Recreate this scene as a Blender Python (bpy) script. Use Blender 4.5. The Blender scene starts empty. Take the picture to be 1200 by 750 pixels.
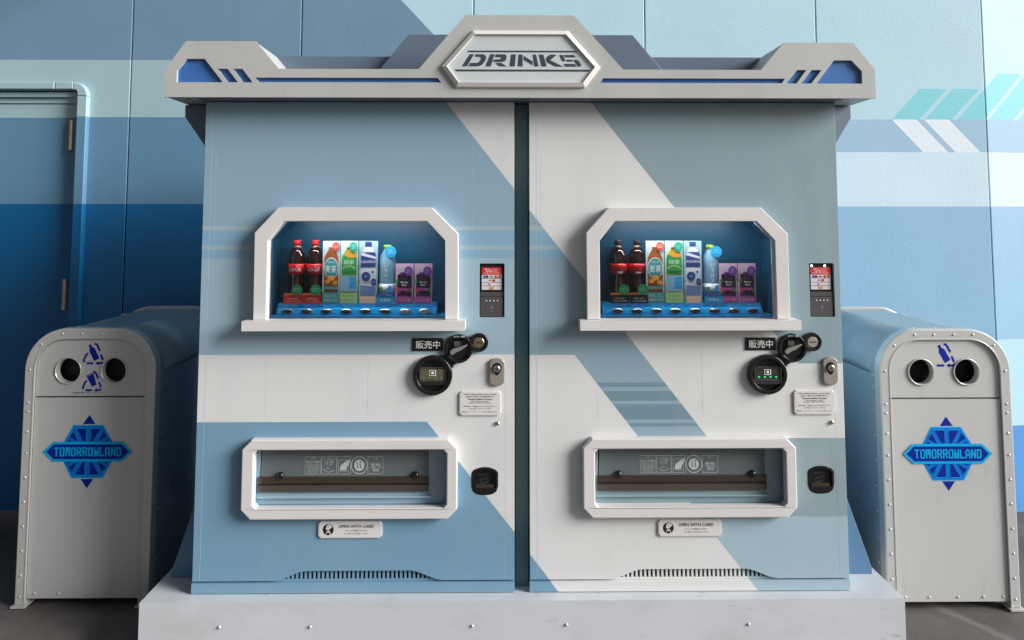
import bpy, bmesh, math, random
from mathutils import Vector
from mathutils.geometry import tessellate_polygon

random.seed(7)
R = math.radians
scn = bpy.context.scene
COL = scn.collection

# ------------------------------------------------------------------ camera
cam_d = bpy.data.cameras.new('camera')
cam = bpy.data.objects.new('camera', cam_d)
COL.objects.link(cam)
CAM_X, CAM_DIST, CAM_H = -0.035, 2.86, 1.545
cam.location = (CAM_X, -CAM_DIST, CAM_H)
cam.rotation_euler = (R(90 + 4.2), 0, R(-0.7))
cam_d.sensor_width = 36
cam_d.lens = 27.0
cam_d.shift_y = -186 / 1200
cam_d.clip_start, cam_d.clip_end = 0.05, 500
scn.camera = cam

# ------------------------------------------------------------------ light: overcast daylight from the open right-hand side
SUN_AZ, SUN_EL = 68, 22          # degrees from the wall normal towards the right, and above the ground
world = bpy.data.worlds.new('World')
scn.world = world
world.use_nodes = True
nt = world.node_tree
nt.nodes.clear()
wo = nt.nodes.new('ShaderNodeOutputWorld')
bg = nt.nodes.new('ShaderNodeBackground')
hs = nt.nodes.new('ShaderNodeHueSaturation')
sky = nt.nodes.new('ShaderNodeTexSky')
sky.sky_type = 'NISHITA'
sky.sun_disc = False
sky.sun_elevation = R(SUN_EL)
sky.sun_rotation = R(180 - SUN_AZ)
sky.air_density = 1.0
sky.dust_density = 3.0
hs.inputs['Saturation'].default_value = 0.45
bg.inputs['Strength'].default_value = 0.057
nt.links.new(sky.outputs[0], hs.inputs['Color'])
nt.links.new(hs.outputs[0], bg.inputs['Color'])
nt.links.new(bg.outputs[0], wo.inputs['Surface'])

sun_d = bpy.data.lights.new('sun', 'SUN')
sun_d.energy = 5.0
sun_d.angle = R(28)
sun_d.color = (1.0, 0.985, 0.965)
sun = bpy.data.objects.new('sun', sun_d)
COL.objects.link(sun)
to_sun = Vector((math.sin(R(SUN_AZ)) * math.cos(R(SUN_EL)), -math.cos(R(SUN_AZ)) * math.cos(R(SUN_EL)), math.sin(R(SUN_EL))))
sun.rotation_euler = to_sun.to_track_quat('Z', 'Y').to_euler()
sun.location = to_sun * 30

scn.view_settings.view_transform = 'Standard'
scn.view_settings.look = 'None'
scn.view_settings.exposure = 0.21
scn.view_settings.gamma = 1.0
scn.view_settings.use_curve_mapping = False
scn.render.engine = 'CYCLES'
scn.cycles.use_denoising = True
scn.cycles.max_bounces = 8
scn.cycles.transparent_max_bounces = 12

# ------------------------------------------------------------------ small helpers
def lin(c):
    out = []
    for v in c:
        v = v / 255.0
        out.append(v / 12.92 if v <= 0.04045 else ((v + 0.055) / 1.055) ** 2.4)
    return out

def C(r, g, b, k=1.0):
    l = [min(0.9, v * k) for v in lin((r, g, b))]
    return (l[0], l[1], l[2], 1.0)

MATS = {}

def new_mat(name):
    m = bpy.data.materials.new(name)
    m.use_nodes = True
    b = m.node_tree.nodes['Principled BSDF']
    return m, m.node_tree, b

def nd(nt, kind, **kw):
    n = nt.nodes.new(kind)
    for k, v in kw.items():
        setattr(n, k, v)
    return n

def add_surface(nt, b, rough=0.45, rough_var=0.08, grain=0.0, grain_scale=300.0, grain_dist=0.001, mottle=0.05, mottle_scale=3.0, col_socket=None, col=None):
    """colour mottling, roughness variation and a fine relief for a painted or moulded surface"""
    tc = nd(nt, 'ShaderNodeTexCoord')
    n1 = nd(nt, 'ShaderNodeTexNoise')
    n1.inputs['Scale'].default_value = mottle_scale
    n1.inputs['Detail'].default_value = 6
    nt.links.new(tc.outputs['Object'], n1.inputs['Vector'])
    mr = nd(nt, 'ShaderNodeMapRange')
    mr.inputs['From Min'].default_value = 0.15
    mr.inputs['From Max'].default_value = 0.85
    mr.inputs['To Min'].default_value = 1 - mottle
    mr.inputs['To Max'].default_value = 1 + mottle
    nt.links.new(n1.outputs['Fac'], mr.inputs['Value'])
    mx = nd(nt, 'ShaderNodeMix', data_type='RGBA', blend_type='MULTIPLY')
    mx.inputs['Factor'].default_value = 1.0
    if col_socket is not None:
        nt.links.new(col_socket, mx.inputs['A'])
    else:
        mx.inputs['A'].default_value = col
    nt.links.new(mr.outputs['Result'], mx.inputs['B'])
    nt.links.new(mx.outputs['Result'], b.inputs['Base Color'])
    m2 = nd(nt, 'ShaderNodeMapRange')
    m2.inputs['From Min'].default_value = 0.1
    m2.inputs['From Max'].default_value = 0.9
    m2.inputs['To Min'].default_value = rough - rough_var
    m2.inputs['To Max'].default_value = rough + rough_var
    nt.links.new(n1.outputs['Fac'], m2.inputs['Value'])
    nt.links.new(m2.outputs['Result'], b.inputs['Roughness'])
    if grain > 0:
        n2 = nd(nt, 'ShaderNodeTexNoise')
        n2.inputs['Scale'].default_value = grain_scale
        n2.inputs['Detail'].default_value = 3
        nt.links.new(tc.outputs['Object'], n2.inputs['Vector'])
        bp = nd(nt, 'ShaderNodeBump')
        bp.inputs['Strength'].default_value = grain
        bp.inputs['Distance'].default_value = grain_dist
        nt.links.new(n2.outputs['Fac'], bp.inputs['Height'])
        nt.links.new(bp.outputs['Normal'], b.inputs['Normal'])
    return tc

def paint(name, col, rough=0.45, metal=0.0, grain=0.0, grain_scale=300.0, mottle=0.04, spec=0.5, coat=0.0):
    m, t, b = new_mat(name)
    b.inputs['Metallic'].default_value = metal
    b.inputs['Specular IOR Level'].default_value = spec
    b.inputs['Coat Weight'].default_value = coat
    add_surface(t, b, rough, min(0.08, rough * 0.3), grain, grain_scale, 0.001, mottle, 3.0, None, col)
    MATS[name] = m
    return m

def emit_mat(name, col, strength):
    m, t, b = new_mat(name)
    b.inputs['Base Color'].default_value = col
    b.inputs['Emission Color'].default_value = col
    b.inputs['Emission Strength'].default_value = strength
    MATS[name] = m
    return m

def glass_mat(name, tint=(1, 1, 1, 1), gloss_rough=0.02, ior=1.5, extra_mix=0.0, extra_col=(0.1, 0.1, 0.1, 1)):
    """thin pane: transparent film with a Fresnel reflection, optionally smoked"""
    m = bpy.data.materials.new(name)
    m.use_nodes = True
    t = m.node_tree
    t.nodes.clear()
    o = nd(t, 'ShaderNodeOutputMaterial')
    tr = nd(t, 'ShaderNodeBsdfTransparent')
    tr.inputs['Color'].default_value = tint
    base = tr.outputs[0]
    if extra_mix > 0:
        df = nd(t, 'ShaderNodeBsdfDiffuse')
        df.inputs['Color'].default_value = extra_col
        m0 = nd(t, 'ShaderNodeMixShader')
        m0.inputs[0].default_value = extra_mix
        t.links.new(tr.outputs[0], m0.inputs[1])
        t.links.new(df.outputs[0], m0.inputs[2])
        base = m0.outputs[0]
    gl = nd(t, 'ShaderNodeBsdfGlossy')
    gl.inputs['Roughness'].default_value = gloss_rough
    fr = nd(t, 'ShaderNodeFresnel')
    fr.inputs['IOR'].default_value = ior
    mx = nd(t, 'ShaderNodeMixShader')
    t.links.new(fr.outputs[0], mx.inputs[0])
    t.links.new(base, mx.inputs[1])
    t.links.new(gl.outputs[0], mx.inputs[2])
    t.links.new(mx.outputs[0], o.inputs['Surface'])
    MATS[name] = m
    return m

def mural(name, base, regions, rough=0.5, grain=0.0, grain_scale=300.0, grain_dist=0.001, mottle=0.04, coat=0.0, mottle_scale=3.0):
    """painted areas on one surface: each region is a convex polygon (x, z) in the thing's own metres"""
    m, t, b = new_mat(name)
    tc = nd(t, 'ShaderNodeTexCoord')
    rgb = nd(t, 'ShaderNodeRGB')
    rgb.outputs[0].default_value = base
    cur = rgb.outputs[0]
    for pts, col in regions:
        n = len(pts)
        area = sum(pts[i][0] * pts[(i + 1) % n][1] - pts[(i + 1) % n][0] * pts[i][1] for i in range(n))
        if area < 0:
            pts = list(reversed(pts))
        mask = None
        for i in range(n):
            (x0, z0), (x1, z1) = pts[i], pts[(i + 1) % n]
            nx, nz = -(z1 - z0), (x1 - x0)
            c = nx * x0 + nz * z0
            vm = nd(t, 'ShaderNodeVectorMath', operation='DOT_PRODUCT')
            vm.inputs[1].default_value = (nx, 0, nz)
            t.links.new(tc.outputs['Object'], vm.inputs[0])
            gt = nd(t, 'ShaderNodeMath', operation='GREATER_THAN')
            gt.inputs[1].default_value = c
            t.links.new(vm.outputs['Value'], gt.inputs[0])
            if mask is None:
                mask = gt.outputs[0]
            else:
                mu = nd(t, 'ShaderNodeMath', operation='MULTIPLY')
                t.links.new(mask, mu.inputs[0])
                t.links.new(gt.outputs[0], mu.inputs[1])
                mask = mu.outputs[0]
        mx = nd(t, 'ShaderNodeMix', data_type='RGBA')
        t.links.new(mask, mx.inputs['Factor'])
        t.links.new(cur, mx.inputs['A'])
        mx.inputs['B'].default_value = col
        cur = mx.outputs['Result']
    b.inputs['Coat Weight'].default_value = coat
    add_surface(t, b, rough, 0.07, grain, grain_scale, grain_dist, mottle, mottle_scale, cur)
    MATS[name] = m
    return m

# ------------------------------------------------------------------ mesh helpers (metres; x right, y away from the camera, z up)
def empty(name, loc=(0, 0, 0)):
    o = bpy.data.objects.new(name, None)
    o.empty_display_size = 0.1
    o.location = loc
    COL.objects.link(o)
    return o

def tag(o, label=None, cat=None, group=None, kind=None):
    if label: o['label'] = label
    if cat: o['category'] = cat
    if group: o['group'] = group
    if kind: o['kind'] = kind
    return o

def put(name, bm, mat, parent=None, smooth=False, loc=None):
    me = bpy.data.meshes.new(name)
    bmesh.ops.recalc_face_normals(bm, faces=bm.faces[:])
    bm.to_mesh(me)
    bm.free()
    if smooth:
        for p in me.polygons:
            p.use_smooth = True
    if mat is not None:
        me.materials.append(mat)
    o = bpy.data.objects.new(name, me)
    COL.objects.link(o)
    if parent is not None:
        o.parent = parent
    if loc is not None:
        o.location = loc
    return o

def instance(src, parent=None, loc=None, label=None):
    c = src.copy()
    COL.objects.link(c)
    if parent is not None: c.parent = parent
    if loc is not None: c.location = loc
    if label: c['label'] = label
    return c

def B():
    return bmesh.new()

def bevel_sharp(bm, r, seg=2, edges=None, ang=40):
    if r <= 0: return
    es = edges if edges is not None else [e for e in bm.edges if len(e.link_faces) == 2 and e.calc_face_angle(0) > R(ang)]
    bmesh.ops.bevel(bm, geom=es, offset=r, segments=seg, profile=0.5, affect='EDGES', clamp_overlap=True)

def box(bm, x0, x1, y0, y1, z0, z1):
    v = [bm.verts.new(p) for p in ((x0, y0, z0), (x1, y0, z0), (x1, y1, z0), (x0, y1, z0), (x0, y0, z1), (x1, y0, z1), (x1, y1, z1), (x0, y1, z1))]
    for f in ((0, 1, 5, 4), (1, 2, 6, 5), (2, 3, 7, 6), (3, 0, 4, 7), (4, 5, 6, 7), (3, 2, 1, 0)):
        bm.faces.new([v[i] for i in f])
    return bm

def rbox(x0, x1, y0, y1, z0, z1, r=0.003, seg=2):
    bm = box(B(), x0, x1, y0, y1, z0, z1)
    bevel_sharp(bm, r, seg)
    return bm

def prism(bm, outline, y0, y1, holes=(), front_bevel=0.0, seg=2):
    """a plate with outline and holes given in (x, z), from y0 (front) to y1 (back)"""
    loops = [list(outline)] + [list(h) for h in holes]
    tri = tessellate_polygon([[Vector((p[0], p[1], 0)) for p in l] for l in loops])
    flat = [p for l in loops for p in l]
    fv = [bm.verts.new((p[0], y0, p[1])) for p in flat]
    bv = [bm.verts.new((p[0], y1, p[1])) for p in flat]
    if len(loops) == 1:
        bm.faces.new(fv)
        bm.faces.new(bv[::-1])
    else:
        for a, b, c in tri:
            try:
                bm.faces.new((fv[a], fv[b], fv[c]))
                bm.faces.new((bv[c], bv[b], bv[a]))
            except ValueError:
                pass
    k = 0
    for l in loops:
        n = len(l)
        for i in range(n):
            a, b = k + i, k + (i + 1) % n
            bm.faces.new((fv[a], bv[a], bv[b], fv[b]))
        k += n
    if front_bevel > 0:
        bmesh.ops.recalc_face_normals(bm, faces=bm.faces[:])
        es = [e for e in bm.edges if abs(e.verts[0].co.y - y0) < 1e-6 and abs(e.verts[1].co.y - y0) < 1e-6
              and len(e.link_faces) == 2 and e.calc_face_angle(0) > R(40)]
        bevel_sharp(bm, front_bevel, seg, es)
    return bm

def rrect(x0, x1, z0, z1, r, n=5):
    pts = []
    for cx, cz, a0 in ((x1 - r, z1 - r, 0), (x0 + r, z1 - r, 90), (x0 + r, z0 + r, 180), (x1 - r, z0 + r, 270)):
        for i in range(n + 1):
            a = R(a0 + 90 * i / n)
            pts.append((cx + r * math.cos(a), cz + r * math.sin(a)))
    return pts

def cham(x0, x1, z0, z1, c):
    return [(x0 + c, z0), (x1 - c, z0), (x1, z0 + c), (x1, z1 - c), (x1 - c, z1), (x0 + c, z1), (x0, z1 - c), (x0, z0 + c)]

def circ(cx, cz, r, n=28, sx=1.0):
    return [(cx + sx * r * math.cos(2 * math.pi * i / n), cz + r * math.sin(2 * math.pi * i / n)) for i in range(n)]

def lathe(bm, prof, cx=0, cy=0, cz=0, n=24, axis='z', sx=1, sy=1):
    """prof: list of (radius, height) from the bottom up"""
    rings = []
    for r, h in prof:
        ring = []
        for i in range(n):
            a = 2 * math.pi * i / n
            u, w = r * math.cos(a) * sx, r * math.sin(a) * sy
            ring.append(bm.verts.new((cx + u, cy + w, cz + h) if axis == 'z' else (cx + u, cy - h, cz + w)))
        rings.append(ring)
    for a, b in zip(rings, rings[1:]):
        for i in range(n):
            bm.faces.new((a[i], a[(i + 1) % n], b[(i + 1) % n], b[i]))
    bm.faces.new(rings[0][::-1])
    bm.faces.new(rings[-1])
    return bm

def text(name, s, mat, parent, cx, cz, y, w=None, h=None, bold=0.0, shear=0.0, align='CENTER', thick=0.0004, squeeze=None, line=1.0, rot=0.0):
    """lettering as flat raised geometry facing the camera, fitted to width w and/or height h"""
    cu = bpy.data.curves.new(name, 'FONT')
    cu.body = s
    cu.align_x = align
    cu.resolution_u = 2
    cu.offset = bold
    cu.shear = shear
    cu.space_line = line
    ob = bpy.data.objects.new(name, cu)
    COL.objects.link(ob)
    bpy.context.view_layer.update()
    me = bpy.data.meshes.new_from_object(ob.evaluated_get(bpy.context.evaluated_depsgraph_get()))
    bpy.data.objects.remove(ob)
    bpy.data.curves.remove(cu)
    if not me.vertices:
        return None
    xs = [v.co.x for v in me.vertices]; ys = [v.co.y for v in me.vertices]
    W, Hh = max(xs) - min(xs), max(ys) - min(ys)
    mx, my = (max(xs) + min(xs)) / 2, (max(ys) + min(ys)) / 2
    if w and h: sx, sz = w / W, h / Hh
    elif w: sx = sz = w / W
    else: sx = sz = h / Hh
    ca, sa = math.cos(rot), math.sin(rot)
    for v in me.vertices:
        a, b2 = (v.co.x - mx) * sx, (v.co.y - my) * sz
        v.co = (cx + a * ca - b2 * sa, y - thick, cz + a * sa + b2 * ca)
    me.materials.clear()
    me.materials.append(mat)
    me.name = name
    o = bpy.data.objects.new(name, me)
    COL.objects.link(o)
    o.parent = parent
    return o

def sheet(name, polys, mat, parent, y):
    """flat print: polygons (x, z) laid on one plane"""
    bm = B()
    for p in polys:
        prism(bm, p, y - 0.0004, y)
    return put(name, bm, mat, parent)

def sheets(name, polys, mat, parent, y):
    for p in polys: sheet(name, [p], mat, parent, y)

def stroke(pts, w):
    """a polyline thickened to a polygon"""
    n = len(pts)
    lft, rgt = [], []
    for i in range(n):
        a = Vector(pts[max(0, i - 1)]); b = Vector(pts[min(n - 1, i + 1)])
        d = (b - a).normalized()
        nrm = Vector((-d.y, d.x)) * w / 2
        p = Vector(pts[i])
        lft.append(tuple(p + nrm)); rgt.append(tuple(p - nrm))
    return lft + rgt[::-1]

# ------------------------------------------------------------------ materials
WHITE = C(228, 226, 223)
paint('white_paint', C(212, 209, 208), 0.38, grain=0.02)
paint('header_paint', C(180, 181, 180), 0.42, grain=0.03)
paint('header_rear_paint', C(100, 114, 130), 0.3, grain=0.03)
paint('sign_face', C(196, 204, 205), 0.35)
paint('sign_frame', C(222, 217, 212), 0.32)
paint('sign_ink', C(58, 68, 82), 0.4)
paint('inlay_blue', C(58, 106, 170), 0.35)
paint('plinth_paint', C(196, 200, 205), 0.3, grain=0.04, grain_scale=90, mottle=0.06)
paint('fin_blue', C(84, 120, 152), 0.45)
paint('bracket_grey', C(104, 116, 132), 0.5)
paint('gap_teal', C(88, 114, 122), 0.5)
paint('cabinet_side', C(140, 175, 198), 0.4)
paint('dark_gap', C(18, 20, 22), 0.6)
paint('black_plastic', C(26, 25, 25), 0.22, mottle=0.1)
paint('black_matte', C(20, 20, 20), 0.6)
paint('reader_grey', C(74, 72, 72), 0.45)
paint('steel', C(172, 164, 154), 0.32, metal=0.45, mottle=0.06)
paint('bright_steel', C(214, 210, 204), 0.22, metal=1.0)
paint('brass_steel', C(208, 186, 150), 0.3, metal=1.0)
paint('lever_grey', C(150, 148, 146), 0.35, metal=0.4)
paint('plaque_face', C(214, 212, 212), 0.35, metal=0.0)
paint('ink_black', C(22, 22, 24), 0.6)
paint('ink_white', C(232, 232, 232), 0.5)
paint('ink_red', C(196, 30, 36), 0.5)
paint('display_blue', C(2, 68, 98), 0.4)
paint('rail_blue', C(2, 160, 226), 0.35)
paint('rail_print', C(190, 210, 235), 0.5)
paint('button_dark', C(34, 30, 28), 0.25)
paint('button_rim', C(180, 172, 160), 0.3, metal=0.6)
paint('bin_metal', C(190, 190, 189), 0.42, metal=0.1, grain=0.05, grain_scale=60, mottle=0.05)
paint('bin_rim', C(202, 202, 200), 0.3, metal=0.3, mottle=0.06)
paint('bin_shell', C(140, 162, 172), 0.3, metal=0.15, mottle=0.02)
paint('rivet_metal', C(206, 206, 205), 0.32, metal=0.4)
paint('emblem_navy', C(2, 36, 140), 0.5, spec=0.15)
paint('emblem_blue', C(0, 112, 208), 0.5, spec=0.15)
paint('emblem_cyan', C(10, 164, 222), 0.5, spec=0.15)
paint('hatch_print', C(190, 194, 196), 0.5)
paint('hatch_grey', C(136, 147, 150), 0.1, spec=0.7, coat=0.6)
paint('hatch_brown', C(60, 50, 40), 0.2, coat=0.5)
paint('hatch_dark', C(36, 33, 32), 0.3)
paint('hinge_metal', C(200, 182, 158), 0.35, metal=0.6)
emit_mat('led_white', (1, 0.98, 0.94, 1), 2.0)
emit_mat('lamp_white', (1, 0.98, 0.95, 1), 62.0)
emit_mat('led_green', (0.02, 0.7, 0.12, 1), 0.55)
emit_mat('led_dim_green', (0.05, 0.32, 0.08, 1), 0.05)
glass_mat('window_glass', (0.97, 0.985, 0.99, 1), 0.02, 1.38)
glass_mat('smoked_pane', (0.55, 0.56, 0.55, 1), 0.06, 1.5, 0.45, C(96, 108, 112))

M = MATS

def scuff(mat, scale, lo, hi, dark, amount):
    """sparse grimy marks with a shape of their own, mixed into the paint"""
    t = mat.node_tree
    b = t.nodes['Principled BSDF']
    src = b.inputs['Base Color'].links[0].from_socket
    tc = nd(t, 'ShaderNodeTexCoord'); mp = nd(t, 'ShaderNodeMapping'); mp.inputs['Scale'].default_value = scale
    n = nd(t, 'ShaderNodeTexNoise'); n.inputs['Scale'].default_value = 1.0; n.inputs['Detail'].default_value = 7; n.inputs['Roughness'].default_value = 0.7
    t.links.new(tc.outputs['Object'], mp.inputs['Vector']); t.links.new(mp.outputs[0], n.inputs['Vector'])
    mr = nd(t, 'ShaderNodeMapRange'); mr.inputs['From Min'].default_value = lo; mr.inputs['From Max'].default_value = hi
    mr.inputs['To Min'].default_value = 0; mr.inputs['To Max'].default_value = amount
    t.links.new(n.outputs['Fac'], mr.inputs['Value'])
    mx = nd(t, 'ShaderNodeMix', data_type='RGBA'); mx.inputs['B'].default_value = dark
    t.links.new(mr.outputs['Result'], mx.inputs['Factor']); t.links.new(src, mx.inputs['A'])
    t.links.new(mx.outputs['Result'], b.inputs['Base Color'])

scuff(M['plinth_paint'], (9, 9, 42), 0.64, 0.72, C(120, 120, 120), 0.55)
scuff(M['plinth_paint'], (2.2, 2.2, 5), 0.5, 0.75, C(150, 152, 152), 0.35)
scuff(M['bin_metal'], (14, 14, 5), 0.60, 0.74, C(140, 137, 132), 0.4)
scuff(M['bin_metal'], (60, 60, 60), 0.70, 0.74, C(110, 106, 102), 0.5)
scuff(M['header_paint'], (5, 5, 2.5), 0.52, 0.78, C(150, 150, 146), 0.4)
scuff(M['white_paint'], (20, 20, 20), 0.62, 0.74, C(176, 172, 166), 0.35)

# ------------------------------------------------------------------ SETTING: floor, and an added slab out of view that shades the left
def floor_mat():
    m, t, b = new_mat('worn_asphalt')
    tc = nd(t, 'ShaderNodeTexCoord')
    n1 = nd(t, 'ShaderNodeTexNoise'); n1.inputs['Scale'].default_value = 1.6; n1.inputs['Detail'].default_value = 8; n1.inputs['Roughness'].default_value = 0.65
    n2 = nd(t, 'ShaderNodeTexNoise'); n2.inputs['Scale'].default_value = 160; n2.inputs['Detail'].default_value = 4
    n3 = nd(t, 'ShaderNodeTexVoronoi'); n3.inputs['Scale'].default_value = 55
    for n in (n1, n2, n3): t.links.new(tc.outputs['Object'], n.inputs['Vector'])
    cr = nd(t, 'ShaderNodeValToRGB')
    cr.color_ramp.elements[0].position = 0.3; cr.color_ramp.elements[0].color = C(66, 62, 61)
    cr.color_ramp.elements[1].position = 0.72; cr.color_ramp.elements[1].color = C(112, 106, 103)
    t.links.new(n1.outputs['Fac'], cr.inputs['Fac'])
    mr = nd(t, 'ShaderNodeMapRange'); mr.inputs['From Min'].default_value = 0.35; mr.inputs['From Max'].default_value = 0.65
    mr.inputs['To Min'].default_value = 0.82; mr.inputs['To Max'].default_value = 1.18
    t.links.new(n2.outputs['Fac'], mr.inputs['Value'])
    mx = nd(t, 'ShaderNodeMix', data_type='RGBA', blend_type='MULTIPLY'); mx.inputs['Factor'].default_value = 1
    t.links.new(cr.outputs['Color'], mx.inputs['A']); t.links.new(mr.outputs['Result'], mx.inputs['B'])
    # small pale specks of grit
    lt = nd(t, 'ShaderNodeMath', operation='LESS_THAN'); lt.inputs[1].default_value = 0.045
    t.links.new(n3.outputs['Distance'], lt.inputs[0])
    mx2 = nd(t, 'ShaderNodeMix', data_type='RGBA'); mx2.inputs['B'].default_value = C(176, 172, 166)
    sc = nd(t, 'ShaderNodeMath', operation='MULTIPLY'); sc.inputs[1].default_value = 0.6
    t.links.new(lt.outputs[0], sc.inputs[0])
    t.links.new(sc.outputs[0], mx2.inputs['Factor']); t.links.new(mx.outputs['Result'], mx2.inputs['A'])
    # a worn pale line crossing the paving by the right-hand bin
    vm = nd(t, 'ShaderNodeVectorMath', operation='DOT_PRODUCT'); vm.inputs[1].default_value = (0.86, 0.51, 0)
    nz = nd(t, 'ShaderNodeTexNoise'); nz.inputs['Scale'].default_value = 9
    t.links.new(tc.outputs['Object'], nz.inputs['Vector'])
    t.links.new(tc.outputs['Object'], vm.inputs[0])
    ad = nd(t, 'ShaderNodeMath', operation='MULTIPLY_ADD'); ad.inputs[1].default_value = 0.05
    t.links.new(nz.outputs['Fac'], ad.inputs[0]); t.links.new(vm.outputs['Value'], ad.inputs[2])
    sb = nd(t, 'ShaderNodeMath', operation='SUBTRACT'); sb.inputs[1].default_value = 1.63
    t.links.new(ad.outputs[0], sb.inputs[0])
    ab = nd(t, 'ShaderNodeMath', operation='ABSOLUTE'); t.links.new(sb.outputs[0], ab.inputs[0])
    mr3 = nd(t, 'ShaderNodeMapRange'); mr3.inputs['From Min'].default_value = 0.0; mr3.inputs['From Max'].default_value = 0.035
    mr3.inputs['To Min'].default_value = 0.5; mr3.inputs['To Max'].default_value = 0.0
    t.links.new(ab.outputs[0], mr3.inputs['Value'])
    mx3 = nd(t, 'ShaderNodeMix', data_type='RGBA'); mx3.inputs['B'].default_value = C(140, 136, 134)
    t.links.new(mr3.outputs['Result'], mx3.inputs['Factor']); t.links.new(mx2.outputs['Result'], mx3.inputs['A'])
    t.links.new(mx3.outputs['Result'], b.inputs['Base Color'])
    b.inputs['Roughness'].default_value = 0.75
    bp = nd(t, 'ShaderNodeBump'); bp.inputs['Strength'].default_value = 0.35; bp.inputs['Distance'].default_value = 0.002
    t.links.new(n2.outputs['Fac'], bp.inputs['Height']); t.links.new(bp.outputs['Normal'], b.inputs['Normal'])
    return m

bm = B()
s = 120
v = [bm.verts.new(p) for p in ((-s, -s, 0), (s, -s, 0), (s, s, 0), (-s, s, 0))]
bm.faces.new(v)
tag(put('floor', bm, floor_mat()), kind='structure')

SHADE_SLAB_X = -1.5
bm = rbox(-9, SHADE_SLAB_X, -1.2, 1.6, 3.45, 3.7, 0.02)  # unseen slab added overhead to dim the daylight towards the left
tag(put('shade_slab', bm, paint('shade_slab_paint', C(190, 200, 206), 0.6)), kind='structure')

# ------------------------------------------------------------------ WALL with its painted pattern, panels and door
WY = 1.25
wA = C(110, 142, 166)        # grey blue
wB = C(158, 187, 194)        # pale aqua
wA2 = C(92, 134, 164)
wC = C(5, 92, 144)           # deep blue, lower left
wD = C(180, 214, 227)        # light cyan, upper right
wE = C(154, 187, 212)        # periwinkle
wD2 = C(202, 224, 236)
wF = C(140, 182, 212)
wG = C(172, 210, 230)
wH = C(70, 140, 204)
wT = C(126, 206, 216)        # turquoise darts
wW = C(222, 234, 242)
def seg(x): return 2.552 - (x + .425) * 1.07
regions = [
    ([(-9, 2.082), (0.3, 2.082), (0.3, 2.392), (-9, 2.392)], wB),
    ([(-9, 1.618), (0.3, 1.618), (0.3, 2.082), (-9, 2.082)], wA2),
    ([(-9, -1), (0.3, -1), (0.3, 1.618), (-9, 1.618)], wC),
    ([(-1.5, seg(-1.5)), (0.02, seg(0.02)), (12, seg(0.02)), (12, seg(-1.5))], wD),
    ([(0.0, 2.076), (12, 2.076), (12, 3.6), (0.0, 3.6)], wD),
    ([(0.0, 1.898), (12, 1.898), (12, 2.076), (0.0, 2.076)], wE),
    ([(0.0, 1.605), (12, 1.605), (12, 1.898), (0.0, 1.898)], wD2),
    ([(0.0, 0.898), (12, 0.898), (12, 1.605), (0.0, 1.605)], wF),
    ([(0.0, 0.447), (12, 0.447), (12, 0.898), (0.0, 0.898)], wG),
    ([(0.0, -1), (12, -1), (12, 0.447), (0.0, 0.447)], wH),
]
for k in range(2):                               # pale darts on the periwinkle band
    x = 2.074 + k * 0.176
    regions.append(([(x, 2.076), (x + .135, 2.076), (x + .300, 1.898), (x + .165, 1.898)], wW))
for k in range(2):                               # turquoise darts above it
    x = 2.074 + k * 0.178
    regions.append(([(x, 2.076), (x + .150, 2.076), (x + .310, 2.244), (x + .160, 2.244)], wT))
for k in range(4):
    x = 2.430 + k * 0.176
    regions.append(([(x, 2.076), (x + .150, 2.076), (x + .392, 2.333), (x + .242, 2.333)], wT))
mural('wall_mural', wA, regions, 0.55, grain=0.5, grain_scale=210, grain_dist=0.0022, mottle=0.05)
scuff(M['wall_mural'], (2.2, 2.2, 0.9), 0.5, 0.8, C(150, 172, 184), 0.12)
mural('door_mural', wA, regions[:3], 0.4, grain=0.05, grain_scale=200, mottle=0.03)

wall = tag(empty('back_wall', (0, 0, 0)), 'textured panelled wall painted in blue stripes and darts behind the machines', 'wall')
seams = [-9.0, -5.75, -4.82, -3.89, -2.96, -2.035, -1.125, -0.194, 0.738, 1.675, 2.59, 3.52, 4.45, 5.4, 8.0]
TOPZ = 3.44
for a, b in zip(seams, seams[1:]):
    g = 0.0022
    x0, x1 = a + g, b - g
    if a == -2.96:
        out = [(-2.315, 0.0), (x1, 0.0), (x1, TOPZ), (x0, TOPZ), (x0, 2.225), (-2.315, 2.225)]
    elif a == -3.89:
        out = [(x0, 0.0), (-3.27, 0.0), (-3.27, 2.225), (x1, 2.225), (x1, TOPZ), (x0, TOPZ)]
    else:
        out = [(x0, 0.0), (x1, 0.0), (x1, TOPZ), (x0, TOPZ)]
    pn = put('wall_panel', prism(B(), out, WY, WY + 0.05, front_bevel=0.004, seg=2), M['wall_mural'], wall)
    if a >= 2.59:                                # beyond this joint the wall turns a little towards the open side
        for v_ in pn.data.vertices: v_.co.y += (v_.co.x - 2.59) * 0.17
put('wall_backing', prism(B(), [(-9, 0), (-3.27, 0), (-3.27, 2.225), (-2.315, 2.225), (-2.315, 0), (2.55, 0), (2.55, TOPZ), (-9, TOPZ)], WY + 0.052, WY + 0.30),
    paint('backing_dark', C(30, 60, 84), 0.8), wall)
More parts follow.
